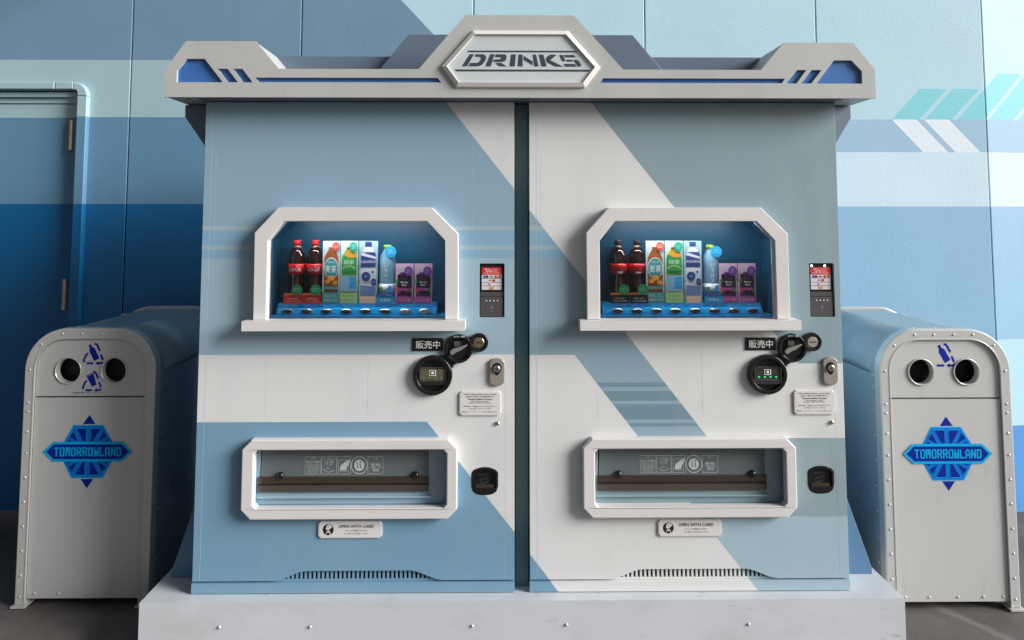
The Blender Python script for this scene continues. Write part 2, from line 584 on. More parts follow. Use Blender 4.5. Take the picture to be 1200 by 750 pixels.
# door frame in segments with fine joints, the door leaf set back inside it
fo, fi, ft, fti = -2.247, -2.300, 2.266, 2.228
r = 0.075
arc_o = [(fo - r + r * math.cos(R(a)), ft - r + r * math.sin(R(a))) for a in range(0, 91, 15)]
ri = 0.022
arc_i = [(fi - ri + ri * math.cos(R(a)), fti - ri + ri * math.sin(R(a))) for a in range(90, -1, -30)]
for out in ([(fi, 0.0), (fo, 0.0), (fo, ft - r - 0.001), (fi, ft - r - 0.001)],
            [(fi, ft - r + 0.001), (fo, ft - r + 0.001)] + arc_o[1:-1] + [(fo - r + 0.0, ft), (fo - r + 0.0, fti)] + arc_i,
            [(-2.42, fti), (fo - r - 0.002, fti), (fo - r - 0.002, ft), (-2.42, ft)],
            [(-3.28, fti), (-2.423, fti), (-2.423, ft), (-3.28, ft)],
            [(-3.333, 0), (-3.283, 0), (-3.283, ft), (-3.333, ft)]):
    put('frame_segment', prism(B(), out, WY - 0.032, WY + 0.02, front_bevel=0.005, seg=3), M['door_mural'], wall)
put('door_jamb', prism(B(), [(-3.268, 0), (-3.24, 0), (-3.24, 2.190), (-2.330, 2.190), (-2.330, 0), (-2.304, 0), (-2.304, 2.218), (-3.268, 2.218)], WY + 0.004, WY + 0.09, front_bevel=0.003), M['door_mural'], wall)
put('door_jamb', box(B(), -3.238, -2.332, WY + 0.024, WY + 0.09, 2.160, 2.188), M['door_mural'], wall)
leaf = put('door_leaf', rbox(-3.236, -2.336, WY + 0.030, WY + 0.07, 0.03, 2.154, 0.002), M['door_mural'], wall)
hb = B()
lathe(hb, [(0.011, 0), (0.011, 0.078)], n=14)
lathe(hb, [(0.011, 0.080), (0.011, 0.160)], n=14)
box(hb, -0.016, 0.0, 0.004, 0.026, 0, 0.16)
h0 = put('hinge', hb, M['hinge_metal'], leaf, loc=(-2.340, WY + 0.002, 1.905))
instance(h0, leaf, (-2.340, WY + 0.002, 1.062))
instance(h0, leaf, (-2.340, WY + 0.002, 0.22))

# ------------------------------------------------------------------ PLINTH the machines stand on
PZ = 0.205
plinth = tag(empty('plinth', (0.04, 0, 0)), 'low pale grey plinth under both drink machines with screw heads along its front', 'plinth')
ox = 0.04
put('riser', rbox(-1.30 - ox, 1.385 - ox, -0.062, 0.98, 0.040, PZ, 0.004), M['plinth_paint'], plinth)
put('base_strip', rbox(-1.30 - ox, 1.385 - ox, -0.060, 0.98, 0.0, 0.036, 0.003), M['plinth_paint'], plinth)
def dome(rad, h, n=12):
    return lathe(B(), [(rad, 0), (rad * 0.92, h * 0.45), (rad * 0.62, h * 0.85), (rad * 0.2, h)], n=n, axis='y')
sc0 = None
for x in (-1.02, -0.705, -0.14, 0.19, 0.83):
    if sc0 is None:
        sc0 = put('screw', dome(0.006, 0.005), M['rivet_metal'], plinth, True, (x - ox, -0.062, 0.123))
    else:
        instance(sc0, plinth, (x - ox, -0.062, 0.123 + random.uniform(-.002, .002)))
for sx_, x0, x1 in ((-1, -1.270, -1.150), (1, 1.36, 1.236)):
    f = prism(B(), [(x0 - ox, PZ), (x0 - ox, PZ + 0.022), (x1 - ox - sx_ * 0.05, 0.74), (x1 - ox - sx_ * 0.05, PZ)], 0.125, 0.80, front_bevel=0.002)
    put('side_fin', f, M['fin_blue'], plinth)
put('gap_panel', rbox(0.0125 - ox, 0.0600 - ox, 0.045, 0.60, PZ, 1.975, 0.001), M['gap_teal'], plinth)

# ------------------------------------------------------------------ HEADER sign above both machines
header = tag(empty('sign_header', (0.04, 0, 1.979)), 'wide pale grey angular sign header reading DRINKS above both machines', 'sign')
HZ = 1.979
HY = -0.10
def hl(pts): return [(p[0] - ox, p[1] - HZ) for p in pts]
fas = [(-1.258, 1.979), (-1.258, 2.076), (-1.184, 2.184), (-0.932, 2.184), (-0.846, 2.083), (-0.340, 2.083), (-0.172, 2.283),
       (0.225, 2.283), (0.404, 2.083), (0.908, 2.083), (0.993, 2.184), (1.250, 2.184), (1.326, 2.085), (1.326, 1.979)]
cut_l = [
    [(-1.213, 2.033), (-1.213, 2.077), (-1.178, 2.119), (-1.114, 2.119), (-1.047, 2.033)],
    [(-1.067, 2.083), (-1.031, 2.083), (-0.992, 2.033), (-1.029, 2.033)],
    [(-1.011, 2.083), (-0.978, 2.083), (-0.939, 2.033), (-0.975, 2.033)],
    [(-0.931, 2.051), (-0.271, 2.051), (-0.258, 2.034), (-0.917, 2.034)]]
cut_r = [
    [(1.278, 2.033), (1.278, 2.079), (1.241, 2.119), (1.177, 2.119), (1.110, 2.033)],
    [(1.130, 2.083), (1.094, 2.083), (1.054, 2.033), (1.091, 2.033)],
    [(1.074, 2.083), (1.041, 2.083), (1.000, 2.033), (1.037, 2.033)],
    [(0.995, 2.051), (0.331, 2.051), (0.320, 2.034), (0.983, 2.034)]]
put('fascia', prism(B(), hl(fas), HY, HY + 0.012, holes=[hl(c) for c in cut_l + cut_r], front_bevel=0.0016), M['header_paint'], header)
for x0, x1, z1 in ((-1.219, -0.9365, 2.125), (-0.9340, -0.252, 2.056), (0.314, 0.9985, 2.056), (1.0010, 1.284, 2.125)):
    put('blue_inlay', box(B(), x0 - ox, x1 - ox, HY + 0.0122, HY + 0.016, 2.028 - HZ, z1 - HZ), M['inlay_blue'], header)
# hollow wings and beam behind the fascia
wing_l = [(-1.256, 1.982), (-1.256, 2.075), (-1.183, 2.182), (-0.933, 2.182), (-0.848, 2.081), (-0.848, 1.982)]
wing_r = [(0.910, 1.982), (0.910, 2.081), (0.994, 2.182), (1.249, 2.182), (1.324, 2.084), (1.324, 1.982)]
for w_ in (wing_l, wing_r):
    put('wing', prism(B(), hl(w_), HY + 0.020, 0.20), M['header_paint'], header)
put('beam', box(B(), -0.846 - ox, 0.908 - ox, HY + 0.020, 0.02, 1.982 - HZ, 2.081 - HZ), M['header_paint'], header)
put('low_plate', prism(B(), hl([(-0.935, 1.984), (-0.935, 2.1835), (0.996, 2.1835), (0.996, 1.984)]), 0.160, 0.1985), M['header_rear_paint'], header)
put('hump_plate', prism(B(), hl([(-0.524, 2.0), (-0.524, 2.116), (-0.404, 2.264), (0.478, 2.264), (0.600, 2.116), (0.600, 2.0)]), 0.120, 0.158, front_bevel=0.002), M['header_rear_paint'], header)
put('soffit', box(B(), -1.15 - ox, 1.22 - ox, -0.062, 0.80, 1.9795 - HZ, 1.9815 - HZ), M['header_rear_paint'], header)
for sx_, xo, xi in ((-1, -1.258, -1.152), (1, 1.320, 1.226)):
    put('bracket', prism(B(), hl([(xo, 1.978), (xo, 1.932), (xi, 1.782), (xi, 1.978)]), 0.09, 0.75, front_bevel=0.002), M['bracket_grey'], header)
# six-sided sign board with bevelled frame
def hexring(a, b, ya, yb, name, mat):
    bm = B()
    n = len(a)
    va = [bm.verts.new((p[0], ya, p[1])) for p in a]; vb = [bm.verts.new((p[0], yb, p[1])) for p in b]
    for i in range(n): bm.faces.new((va[i], va[(i + 1) % n], vb[(i + 1) % n], vb[i]))
    return bm
ho = hl([(-0.260, 2.092), (-0.144, 2.226), (0.203, 2.226), (0.322, 2.090), (0.264, 2.014), (-0.203, 2.014)])
def shrink(pts, d):
    n = len(pts); out = []
    area = sum(pts[i][0] * pts[(i + 1) % n][1] - pts[(i + 1) % n][0] * pts[i][1] for i in range(n))
    sg = 1 if area > 0 else -1
    for i in range(n):
        p0, p1, p2 = Vector(pts[i - 1]), Vector(pts[i]), Vector(pts[(i + 1) % n])
        d1 = (p1 - p0).normalized(); d2 = (p2 - p1).normalized()
        n1 = Vector((-d1.y, d1.x)) * sg; n2 = Vector((-d2.y, d2.x)) * sg
        bis = (n1 + n2); bis = bis / max(0.2, bis.length_squared) * 2
        out.append(tuple(p1 + bis * d))
    return out
bm = B()
l0, l1, l2, l3 = ho, shrink(ho, 0.0035), shrink(ho, 0.0175), shrink(ho, 0.0195)
ys = (HY - 0.0005, HY - 0.011, HY - 0.018, HY - 0.008)
rings = [[bm.verts.new((p[0], y, p[1])) for p in l] for l, y in zip((l0, l1, l2, l3), ys)]
for a, b in zip(rings, rings[1:]):
    for i in range(6): bm.faces.new((a[i], a[(i + 1) % 6], b[(i + 1) % 6], b[i]))
bd = put('sign_frame', bm, M['sign_frame'], header)
board = put('sign_board', prism(B(), shrink(ho, 0.017), HY - 0.0095, HY - 0.0005), M['sign_face'], header)
# lettering traced as stencil strokes; units of the tracing converted to metres on the board
LY = HY - 0.0098
def tr(x0, pts): return [(0.0335 - ox + (x0 + u / 15 - 609.6) / 310.5, 2.1155 - HZ - (52 + v_ / 15 - 67.67) / 310.5) for u, v_ in pts]
bars = [[(195, 104), (225, 76), (2037, 76), (2060, 104)], [(-16, 399), (2280, 399), (2255, 432), (14, 432)]]
for l in bars:
    sheet('sign_bar', [tr(535, l)], M['sign_ink'], header, LY)
strokes = [
    (535, [(245, 138), (318, 138), (197, 346), (110, 346)]),
    (535, [(345, 138), (470, 140), (510, 160), (525, 195), (510, 240), (470, 300), (430, 332), (380, 346), (220, 346), (250, 288), (375, 286), (410, 262), (435, 215), (420, 188), (385, 182), (325, 182)]),
    (535, [(590, 138), (662, 138), (600, 346), (508, 346)]),
    (535, [(685, 138), (830, 140), (862, 155), (868, 190), (850, 240), (825, 262), (770, 270), (638, 270), (652, 228), (755, 222), (772, 208), (766, 190), (662, 188)]),
    (535, [(675, 286), (780, 286), (870, 346), (740, 346)]),
    (535, [(942, 140), (1022, 140), (1005, 346), (915, 346)]),
    (600, [(92, 143), (160, 143), (163, 346), (78, 346)]),
    (600, [(178, 165), (330, 258), (330, 325), (178, 235)]),
    (600, [(330, 142), (390, 142), (432, 346), (358, 346)]),
    (600, [(435, 143), (512, 143), (568, 346), (480, 346)]),
    (600, [(620, 143), (740, 143), (628, 238), (850, 348), (710, 348), (570, 275), (552, 215), (565, 190)]),
    (600, [(783, 148), (840, 148), (890, 250), (850, 262), (815, 235)]),
    (600, [(855, 148), (1030, 148), (1062, 188), (880, 190)]),
    (600, [(895, 228), (1000, 228), (1012, 262), (908, 262)]),
    (600, [(1018, 228), (1070, 228), (1110, 248), (1155, 320), (1145, 340), (1120, 348), (1090, 348)]),
    (600, [(855, 300), (1040, 300), (1072, 348), (875, 348)]),
]
for x0, l in strokes:
    sheet('letter_stroke', [tr(x0, l)], M['sign_ink'], header, LY)

# ------------------------------------------------------------------ DRINK MACHINES
BL = C(136, 165, 184); BL2 = C(150, 176, 190); BLUE = C(114, 152, 177); PALE = C(154, 175, 182); MIDB = C(128, 166, 191)
WHT = C(213, 214, 214)
TEAL = C(136, 158, 166); TEAL2 = C(140, 164, 178); TEAL3 = C(158, 182, 194); DKST = C(112, 142, 156)
sl = 1.275
LEFT = [
    ([(-1, 1.202), (2, 1.202), (2, 1.33), (-1, 1.33)], BL),
    ([(-1, 0.84), (2, 0.84), (2, 1.19), (-1, 1.19)], BL2),
    ([(-1, 1.190), (2, 1.190), (2, 1.221), (-1, 1.221)], MIDB),
    ([(-1, 1.221), (2, 1.221), (2, 1.237), (-1, 1.237)], PALE),
    ([(-1, 1.237), (2, 1.237), (2, 1.293), (-1, 1.293)], MIDB),
    ([(-1, 1.293), (2, 1.293), (2, 1.309), (-1, 1.309)], PALE),
    ([(0.899, 1.772), (0.899 - 1, 1.772 + sl), (3, 1.772 + sl), (3, 1.772 - (3 - 0.899) * sl)], WHT),
    ([(-1, 1.190), (2, 1.190), (2, 1.309), (-1, 1.309)], None),
    ([(-1, 0.60), (3, 0.60), (3, 0.84), (-1, 0.84)], WHT),
    ([(-1, -1), (3, -1), (3, 0.60), (-1, 0.60)], BLUE),
    ([(0.836, 0.60), (3, 0.60), (3, 0.60 - (3 - 0.836) * 1.225)], WHT),
]
LEFT = [r_ for r_ in LEFT if r_[1] is not None]
LEFT[6] = ([(0.899, 1.772), (1.4, 1.772), (1.4, 1.772 - 0.501 * sl)], WHT)
def l2(z): return 0.02 + (1.347 - z) / sl
def l3(z): return 0.168 + (0.838 - z) / sl
def l1(z): return 0.234 + (1.773 - z) / sl
RIGHT = [
    ([(l1(1.9), 1.9), (3, 1.9), (3, 0.805), (l1(0.805), 0.805)], TEAL),
    ([(-1, 0.838), (l2(0.838), 0.838), (l2(0.838) - 3, 0.838 + 3 * sl)], TEAL2),
    ([(l3(0.838), 0.838), (l2(0.838), 0.838), (l2(0.537), 0.537), (l3(0.537), 0.537)], TEAL2),
    ([(l3(0.537), 0.537), (3, 0.537), (3, 0.259), (l3(0.259), 0.259)], TEAL),
    ([(l3(0.259), 0.259), (3, 0.259), (3, -0.1), (l3(-0.1), -0.1)], TEAL3),
    ([(-1, 0.136), (0.0, 0.136), (0.18, 0.136 - 0.18 * sl), (-1, 0.136 - 0.18 * sl)], BLUE),
]
for za, zb in ((1.190, 1.221), (1.237, 1.293)):
    RIGHT.append(([(-1, zb), (l2(zb), zb), (l2(za), za), (-1, za)], MIDB))
for za, zb in ((1.221, 1.237), (1.293, 1.309)):
    RIGHT.append(([(-1, zb), (l2(zb), zb), (l2(za), za), (-1, za)], PALE))
for za, zb in ((0.722, 0.738), (0.672, 0.707), (0.605, 0.660), (0.580, 0.592)):
    RIGHT.append(([(l3(zb), zb), (l2(zb), zb), (l2(za), za), (l3(za), za)], DKST))
mural('left_livery', BL, LEFT, 0.32, grain=0.02, grain_scale=220, mottle=0.025)
mural('right_livery', WHT, RIGHT, 0.32, grain=0.02, grain_scale=220, mottle=0.025)
scuff(M['left_livery'], (3, 3, 1.2), 0.50, 0.80, C(150, 166, 174), 0.30)
scuff(M['left_livery'], (26, 26, 9), 0.66, 0.75, C(120, 132, 138), 0.30)
scuff(M['right_livery'], (3, 3, 1.2), 0.50, 0.80, C(186, 186, 182), 0.30)
scuff(M['right_livery'], (26, 26, 9), 0.66, 0.75, C(140, 142, 142), 0.30)
paint('film_edge', C(182, 194, 199), 0.35)
paint('chute_left', BL2, 0.35)
paint('chute_right', TEAL, 0.35)

def machine(x0, x1, label, livery, chute, fo, drinks_side):
    W = x1 - x0
    m = tag(empty('vending_machine', (x0, 0, PZ)), label, 'vending machine', 'drink vending machines on the plinth')
    Z = PZ
    TOP = 1.772
    lv = M[livery]
    # --- front door with its openings
    win = [(0.2535, 0.969), (0.909, 0.969), (0.909, 1.258), (0.841, 1.332), (0.311, 1.332), (0.2535, 1.260)]
    ch = cham(0.214 + fo, 0.917 + fo, 0.302, 0.512, 0.012)
    card = rrect(1.026 + fo, 1.118 + fo, 0.974, 1.171, 0.004, 2)
    cz, cx = 0.388, 1.047 + fo
    coin = [(cx + p, cz + q) for p, q in [(-.048, -.018), (-.042, -.036), (-.028, -.046), (-.012, -.049), (.012, -.049), (.028, -.046), (.042, -.036), (.048, -.018), (.048, .030), (.040, .040), (.018, .048), (0, .050), (-.018, .048), (-.040, .040), (-.048, .030)]]
    arch = []
    for i in range(0, 11):
        tt = i / 10
        arch.append((0.288 + 0.124 * tt - (0.0), 0.043 + 0.034 * (3 * tt ** 2 - 2 * tt ** 3)))
    arch2 = [(1.189 - p[0], p[1]) for p in reversed(arch)]
    out = [(0.003, 0.043)] + arch + arch2 + [(W - 0.003, 0.043), (W - 0.003, TOP), (0.003, TOP)]
    put('door_panel', prism(B(), out, 0.0, 0.25, holes=[win, ch, card, coin], front_bevel=0.0065, seg=3), lv, m)
    put('kick_plate', rbox(0.002, W - 0.002, -0.004, 0.25, 0.003, 0.0375, 0.002), lv, m)
    put('cabinet', rbox(0.002, W - 0.002, 0.255, 0.82, 0.003, TOP - 0.002, 0.003), M['cabinet_side'], m)
    # --- ventilation grille under the arch of the door
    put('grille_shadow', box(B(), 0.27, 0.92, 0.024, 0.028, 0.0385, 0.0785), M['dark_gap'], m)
    bm = B()
    box(bm, 0.27, 0.92, 0.010, 0.022, 0.0385, 0.0455)
    x = 0.292
    while x < 0.90:
        box(bm, x, x + 0.0076, 0.010, 0.022, 0.046, 0.0785)
        x += 0.01555
    tag(put('grille', bm, lv, m), kind='stuff')
    # --- film joints on the wrapped door
    for (a, b, c, d) in ((0.0285, 0.0297, 0.05, TOP - 0.006), (0.046, 0.0468, 0.95, TOP - 0.2), (W - 0.036, W - 0.0352, 0.045, 0.90), (1.000 + fo, 1.0008 + fo, 0.98, TOP - 0.12), (0.25, 0.2506, 0.62, 0.90), (0.62 + fo, 0.6206 + fo, 0.62, 0.89)):
        put('film_joint', box(B(), a, b, -0.00025, -0.00005, c, d), M['film_edge'], m)
    # --- display window: frame, sill, glass, blue box
    fo_ = [(0.211, 0.972), (0.951, 0.972), (0.949, 1.281), (0.852, 1.377), (0.293, 1.377), (0.209, 1.285)]
    fi_ = [(0.258, 0.972), (0.903, 0.972), (0.901, 1.257), (0.835, 1.327), (0.315, 1.327), (0.258, 1.256)]
    ring = [fo_[0]] + [fi_[0]] + [fi_[5], fi_[4], fi_[3], fi_[2], fi_[1]] + [fo_[1], fo_[2], fo_[3], fo_[4], fo_[5]]
    put('window_frame', prism(B(), ring, -0.045, -0.0008, front_bevel=0.002), M['white_paint'], m)
    put('window_sill', rbox(0.182, 0.977, -0.080, -0.0008, 0.937, 0.9713, 0.002), M['white_paint'], m)
    gl = [(0.2585, 0.9725), (0.9025, 0.9725), (0.9005, 1.2565), (0.8345, 1.3265), (0.3155, 1.3265), (0.2585, 1.2555)]
    put('window_pane', prism(B(), gl, -0.010, -0.008), M['window_glass'], m)
    bx = B()
    wi = [(0.2545, 0.970), (0.908, 0.970), (0.908, 1.2575), (0.8405, 1.331), (0.3115, 1.331), (0.2545, 1.2595)]
    n = len(wi)
    fr = [bx.verts.new((p[0], -0.004, p[1])) for p in wi]; bk = [bx.verts.new((p[0], 0.135, p[1])) for p in wi]
    for i in range(n): bx.faces.new((fr[i], fr[(i + 1) % n], bk[(i + 1) % n], bk[i]))
    bx.faces.new(bk)
    put('display_box', bx, M['display_blue'], m)
    # slim lit strip tucked up behind the head of the window frame
    put('display_lamp', box(B(), 0.330, 0.822, -0.0035, 0.012, 1.3278, 1.3302), M['lamp_white'], m)
    rx0, rx1 = 0.272 + fo * .3, 0.866 + fo * .6
    sh = B()
    prof = [(0.050, 1.019), (0.050, 1.0045), (0.040, 1.0015), (0.034, 0.985), (0.034, 0.980), (0.133, 0.980), (0.133, 1.019)]
    a = [sh.verts.new((rx0, p[0], p[1])) for p in prof]; b = [sh.verts.new((rx1, p[0], p[1])) for p in prof]
    for i in range(len(prof)):
        j = (i + 1) % len(prof)
        sh.faces.new((a[i], a[j], b[j], b[i]))
    sh.faces.new(a[::-1]); sh.faces.new(b)
    shelf = put('price_shelf', sh, M['rail_blue'], m)
    put('shelf_lip', box(B(), 0.2565, 0.906, 0.012, 0.1345, 0.9708, 0.9795), M['rail_blue'], m)
    bxs = [0.3115 + i * 0.0727 for i in range(8)] if drinks_side == 'left' else [0.3325 + i * 0.0725 for i in range(8)]
    b0 = None
    for i, x in enumerate(bxs):
        if b0 is None:
            rim = lathe(B(), [(0.0235, 0), (0.0235, 0.004), (0.019, 0.006)], n=20, axis='y', sy=0.40)
            b0 = put('select_button', rim, M['button_rim'], shelf, False, (x, 0.0375, 0.9925))
        else:
            b0c = instance(b0, shelf, (x, 0.0375, 0.9925))
        lit = drinks_side == 'left' and i > 5
        put('button_cap', lathe(B(), [(0.020, 0), (0.020, 0.0075), (0.017, 0.0088)], cx=x, cy=0.0375, cz=0.9925, n=20, axis='y', sy=0.36), M['lever_grey'] if lit else M['button_dark'], shelf)
        text('price_label', 'つめた〜い ¥160', M['rail_print'], shelf, x + 0.008, 1.0115, 0.0497, w=0.050, h=0.0065, bold=0.004)
    # --- delivery hatch
    A = cham(0.179 + fo * .9, 0.949 + fo * .9, 0.268, 0.546, 0.034)
    A2 = cham(0.222 + fo * .9, 0.911 + fo * .9, 0.306, 0.508, 0.012)
    put('hatch_frame', prism(B(), A, -0.034, -0.0008, holes=[A2], front_bevel=0.006, seg=2), M['white_paint'], m)
    x_l, x_r = (0.222, 0.846) if drinks_side == 'left' else (0.2455, 0.871)
    put('hatch_recess', prism(B(), [(0.2145 + fo, 0.3025), (0.9165 + fo, 0.3025), (0.9165 + fo, 0.5115), (0.2145 + fo, 0.5115)], 0.022, 0.03,
                              holes=[[(x_l + .008, 0.346), (x_r - .008, 0.346), (x_r - .008, 0.507), (x_l + .008, 0.507)]], front_bevel=0.001), M[chute], m)
    put('hatch_ledge', rbox(x_l - .002, x_r + .004, 0.010, 0.0215, 0.327, 0.333, 0.002), M[chute], m)
    put('hatch_cavity', box(B(), x_l - .004, x_r + .004, 0.060, 0.23, 0.33, 0.5108), M['hatch_dark'], m)
    pane = B()
    xs0, xs1 = x_l, x_r
    vs = [pane.verts.new(p) for p in ((xs0 + .010, 0.020, 0.401), (xs1 - .004, 0.020, 0.401), (xs1 - .004, 0.0215, 0.498), (xs0 + .014, 0.0215, 0.498))]
    pane.faces.new(vs)
    bmesh.ops.solidify(pane, geom=pane.faces[:], thickness=0.004)
    put('hatch_pane', pane, M['hatch_grey'], m)
    put('hatch_rim', box(B(), x_l, x_r, 0.012, 0.030, 0.4985, 0.506), M['hatch_dark'], m)
    put('hatch_bar', rbox(xs0 + .004, xs1 - .002, 0.0125, 0.026, 0.379, 0.4005, 0.003), M['hatch_brown'], m)
    put('hatch_bar', rbox(xs0 + .004, xs1 - .002, 0.0145, 0.026, 0.372, 0.3785, 0.002), M['hatch_dark'], m)
    put('hatch_bar', rbox(xs0 + .004, xs1 - .002, 0.0115, 0.026, 0.3485, 0.3715, 0.004), paint('hatch_lip_' + drinks_side, C(74, 68, 65), 0.22), m)
    for kx in (xs0 + 0.082, xs1 - 0.052):
        k_ = put('hatch_knob', lathe(B(), [(0.014, 0), (0.014, 0.006), (0.010, 0.011), (0.004, 0.013)], n=18, axis='y'), M['black_plastic'], m, True, (kx, 0.0195, 0.4045))
    # printed notices on the pane
    px0, pz1 = (0.392, 0.4715) if drinks_side == 'left' else (0.4075, 0.4715)
    yq = 0.0196
    sg = []
    def frame_rect(x0_, x1_, z0_, z1_, t=0.0012):
        return [[(x0_, z0_), (x1_, z0_), (x1_, z0_ + t), (x0_, z0_ + t)], [(x0_, z1_ - t), (x1_, z1_ - t), (x1_, z1_), (x0_, z1_)],
                [(x0_, z0_), (x0_ + t, z0_), (x0_ + t, z1_), (x0_, z1_)], [(x1_ - t, z0_), (x1_, z0_), (x1_, z1_), (x1_ - t, z1_)]]
    zz0, zz1 = 0.4085, 0.4715
    for wa, wb in ((0, .058), (.060, .114), (.116, .166), (.228, .284)):
        sg += frame_rect(px0 + wa, px0 + wb, zz0, zz1)
    sg += frame_rect(px0 + .122, px0 + .160, zz0 + .010, zz1 - .012)
    sg.append([(px0 + .126, zz0 + .014), (px0 + .150, zz0 + .014), (px0 + .153, zz0 + .026), (px0 + .166, zz0 + .046), (px0 + .166, zz0 + .056), (px0 + .146, zz0 + .044), (px0 + .130, zz0 + .032)])
    sg.append(stroke([(px0 + .066, zz0 + .020), (px0 + .074, zz0 + .010), (px0 + .090, zz0 + .007), (px0 + .106, zz0 + .016)], .0016))
    sg.append(stroke([(px0 + .076, zz0 + .014), (px0 + .082, zz0 + .022), (px0 + .090, zz0 + .020)], .0016))
    yp = yq + 0.0009
    bm = B()
    for p in sg: prism(bm, p, yp - 0.0013, yp - 0.0009)
    cxr, czr = px0 + .197, (zz0 + zz1) / 2
    prism(bm, circ(cxr, czr, 0.032, 32, 0.94), yp - .0013, yp - .0009, holes=[circ(cxr, czr, 0.0295, 32, 0.94)])
    prism(bm, circ(cxr, czr, 0.020, 28, 0.94), yp - .0013, yp - .0009)
    tag(put('hatch_notice', bm, M['hatch_print'], m), kind='stuff')
    sheets('hatch_figure', [[(cxr + .004, czr - .012), (cxr + .009, czr - .012), (cxr + .008, czr + .006), (cxr + .002, czr + .004)], circ(cxr + .006, czr + .011, .004, 10), [(cxr - .008, czr - .012), (cxr - .002, czr - .012), (cxr - .004, czr + .004), (cxr - .008, czr + .002)], circ(cxr - .006, czr + .007, .003, 10)], M['hatch_grey'], m, yp - .0014)
    text('hatch_notice_text', '注 意', M['hatch_print'], m, px0 + .029, zz1 - .006, yp - .0009, h=0.006, bold=.004)
    text('hatch_notice_text', '取出口に手や異物を\n入れないでください\nけがをするおそれが\nありますので必ず\nお守りください', M['hatch_print'], m, px0 + .030, zz0 + .026, yp - .0009, w=0.050, h=0.044, bold=.012)
    text('hatch_notice_text', 'ゆっくり取り出して\nください商品が\n落下します', M['hatch_print'], m, px0 + .087, zz1 - .018, yp - .0009, w=0.046, h=0.026, bold=.012)
    text('hatch_notice_text', '注 意', M['hatch_print'], m, px0 + .256, zz1 - .008, yp - .0009, h=0.006, bold=.004)
    text('hatch_notice_text', '容器の破損に\nご注意ください\n炭酸飲料', M['hatch_print'], m, px0 + .258, zz0 + .024, yp - .0009, w=0.042, h=0.030, bold=.012)
    # --- cashless card reader
    rx, rz = 1.072 + fo, 0.0
    rd = put('card_reader', rbox(1.0275 + fo, 1.1165 + fo, 0.010, 0.06, 0.9755, 1.1695, 0.003), M['black_plastic'], m)
    put('reader_pad', rbox(1.029 + fo, 1.111 + fo, 0.004, 0.011, 0.9765, 1.0475, 0.003), M['reader_grey'], rd)
    put('reader_bar', rbox(1.029 + fo, 1.112 + fo, 0.005, 0.011, 1.0495, 1.066, 0.002), M['reader_grey'], rd)
    scx0, scx1 = 1.034 + fo, 1.108 + fo
    put('reader_screen', box(B(), scx0, scx1, 0.0075, 0.0102, 1.074, 1.1555), paint('screen_pale_' + drinks_side, C(214, 206, 212), 0.25), rd)
    sheet('screen_header', [[(scx0, 1.129), (scx1, 1.129), (scx1, 1.1555), (scx0, 1.1555)]], M['ink_red'], rd, 0.0072)
    text('screen_text', '電子マネー・クレジット\n商品を選択してから\nカードをタッチしてください', M['ink_white'], rd, rx - .001, 1.1425, 0.0067, w=0.062, h=0.021, bold=.004)
    sheets('screen_rule', [[(scx0, z_), (scx1, z_), (scx1, z_ + .0014), (scx0, z_ + .0014)] for z_ in (1.1155, 1.1005, 1.0875)], M['reader_grey'], rd, 0.0072)
    sheets('screen_mark', [[(scx0 + .006, 1.118), (scx0 + .014, 1.118), (scx0 + .014, 1.126), (scx0 + .006, 1.126)], [(scx0 + .030, 1.120), (scx0 + .042, 1.120), (scx0 + .042, 1.124), (scx0 + .030, 1.124)], [(scx0 + .064, 1.118), (scx0 + .070, 1.118), (scx0 + .070, 1.127), (scx0 + .064, 1.127)], [(scx0 + .026, 1.090), (scx0 + .030, 1.090), (scx0 + .030, 1.097), (scx0 + .026, 1.097)], [(scx0 + .026, 1.107), (scx0 + .036, 1.107), (scx0 + .036, 1.110), (scx0 + .026, 1.110)]], paint('ink_blue_' + drinks_side, C(60, 70, 140), .5), rd, 0.0072)
    sheets('screen_mark', [[(scx0 + .016, 1.118), (scx0 + .024, 1.118), (scx0 + .024, 1.1265), (scx0 + .016, 1.1265)]], M['hatch_brown'], rd, 0.0072)
    sheets('screen_mark', [circ(scx0 + .052, 1.122, .0045, 14), [(scx0 + .040, 1.104), (scx0 + .050, 1.104), (scx0 + .050, 1.112), (scx0 + .040, 1.112)]], M['ink_red'], rd, 0.0072)
    sheets('screen_mark', [circ(scx0 + .058, 1.122, .0045, 14), [(scx0 + .030, 1.076), (scx0 + .044, 1.076), (scx0 + .044, 1.085), (scx0 + .030, 1.085)]], paint('ink_amber_' + drinks_side, C(214, 140, 40), .5), rd, 0.0068)
    for k in range(4):
        put('pad_light', lathe(B(), [(0.0026, 0), (0.0026, 0.001)], n=10, axis='y'), M['plaque_face'], rd, False, (1.052 + fo + k * 0.0135, 0.0039, 1.0345))
    sheets('pad_mark', [circ(1.071 + fo, 1.009, .004, 12), stroke([(1.066 + fo, 1.015), (1.071 + fo, 1.0175), (1.076 + fo, 1.015)], .0012), stroke([(1.069 + fo, 0.996), (1.073 + fo, 0.996)], .003)], M['lever_grey'], rd, 0.0036)
    for k in range(6):
        on = drinks_side == 'right' and k in (0, 4)
        put('status_light', lathe(B(), [(0.0046 if on else 0.0022, 0), (0.004 if on else 0.002, 0.002)], n=12, axis='y'), M['led_white'] if on else M['reader_grey'], rd, False, (1.0395 + fo + k * 0.0122, 0.0098, 1.1615))
    # --- "on sale" sign
    s_ = put('sale_sign', rbox(0.781 + fo, 0.893 + fo, -0.004, -0.0003, 0.854, 0.900, 0.001), M['black_plastic'], m)
    text('sale_text', '販売中', M['ink_white'], s_, 0.838 + fo, 0.8765, -0.0042, h=0.029, bold=0.006)
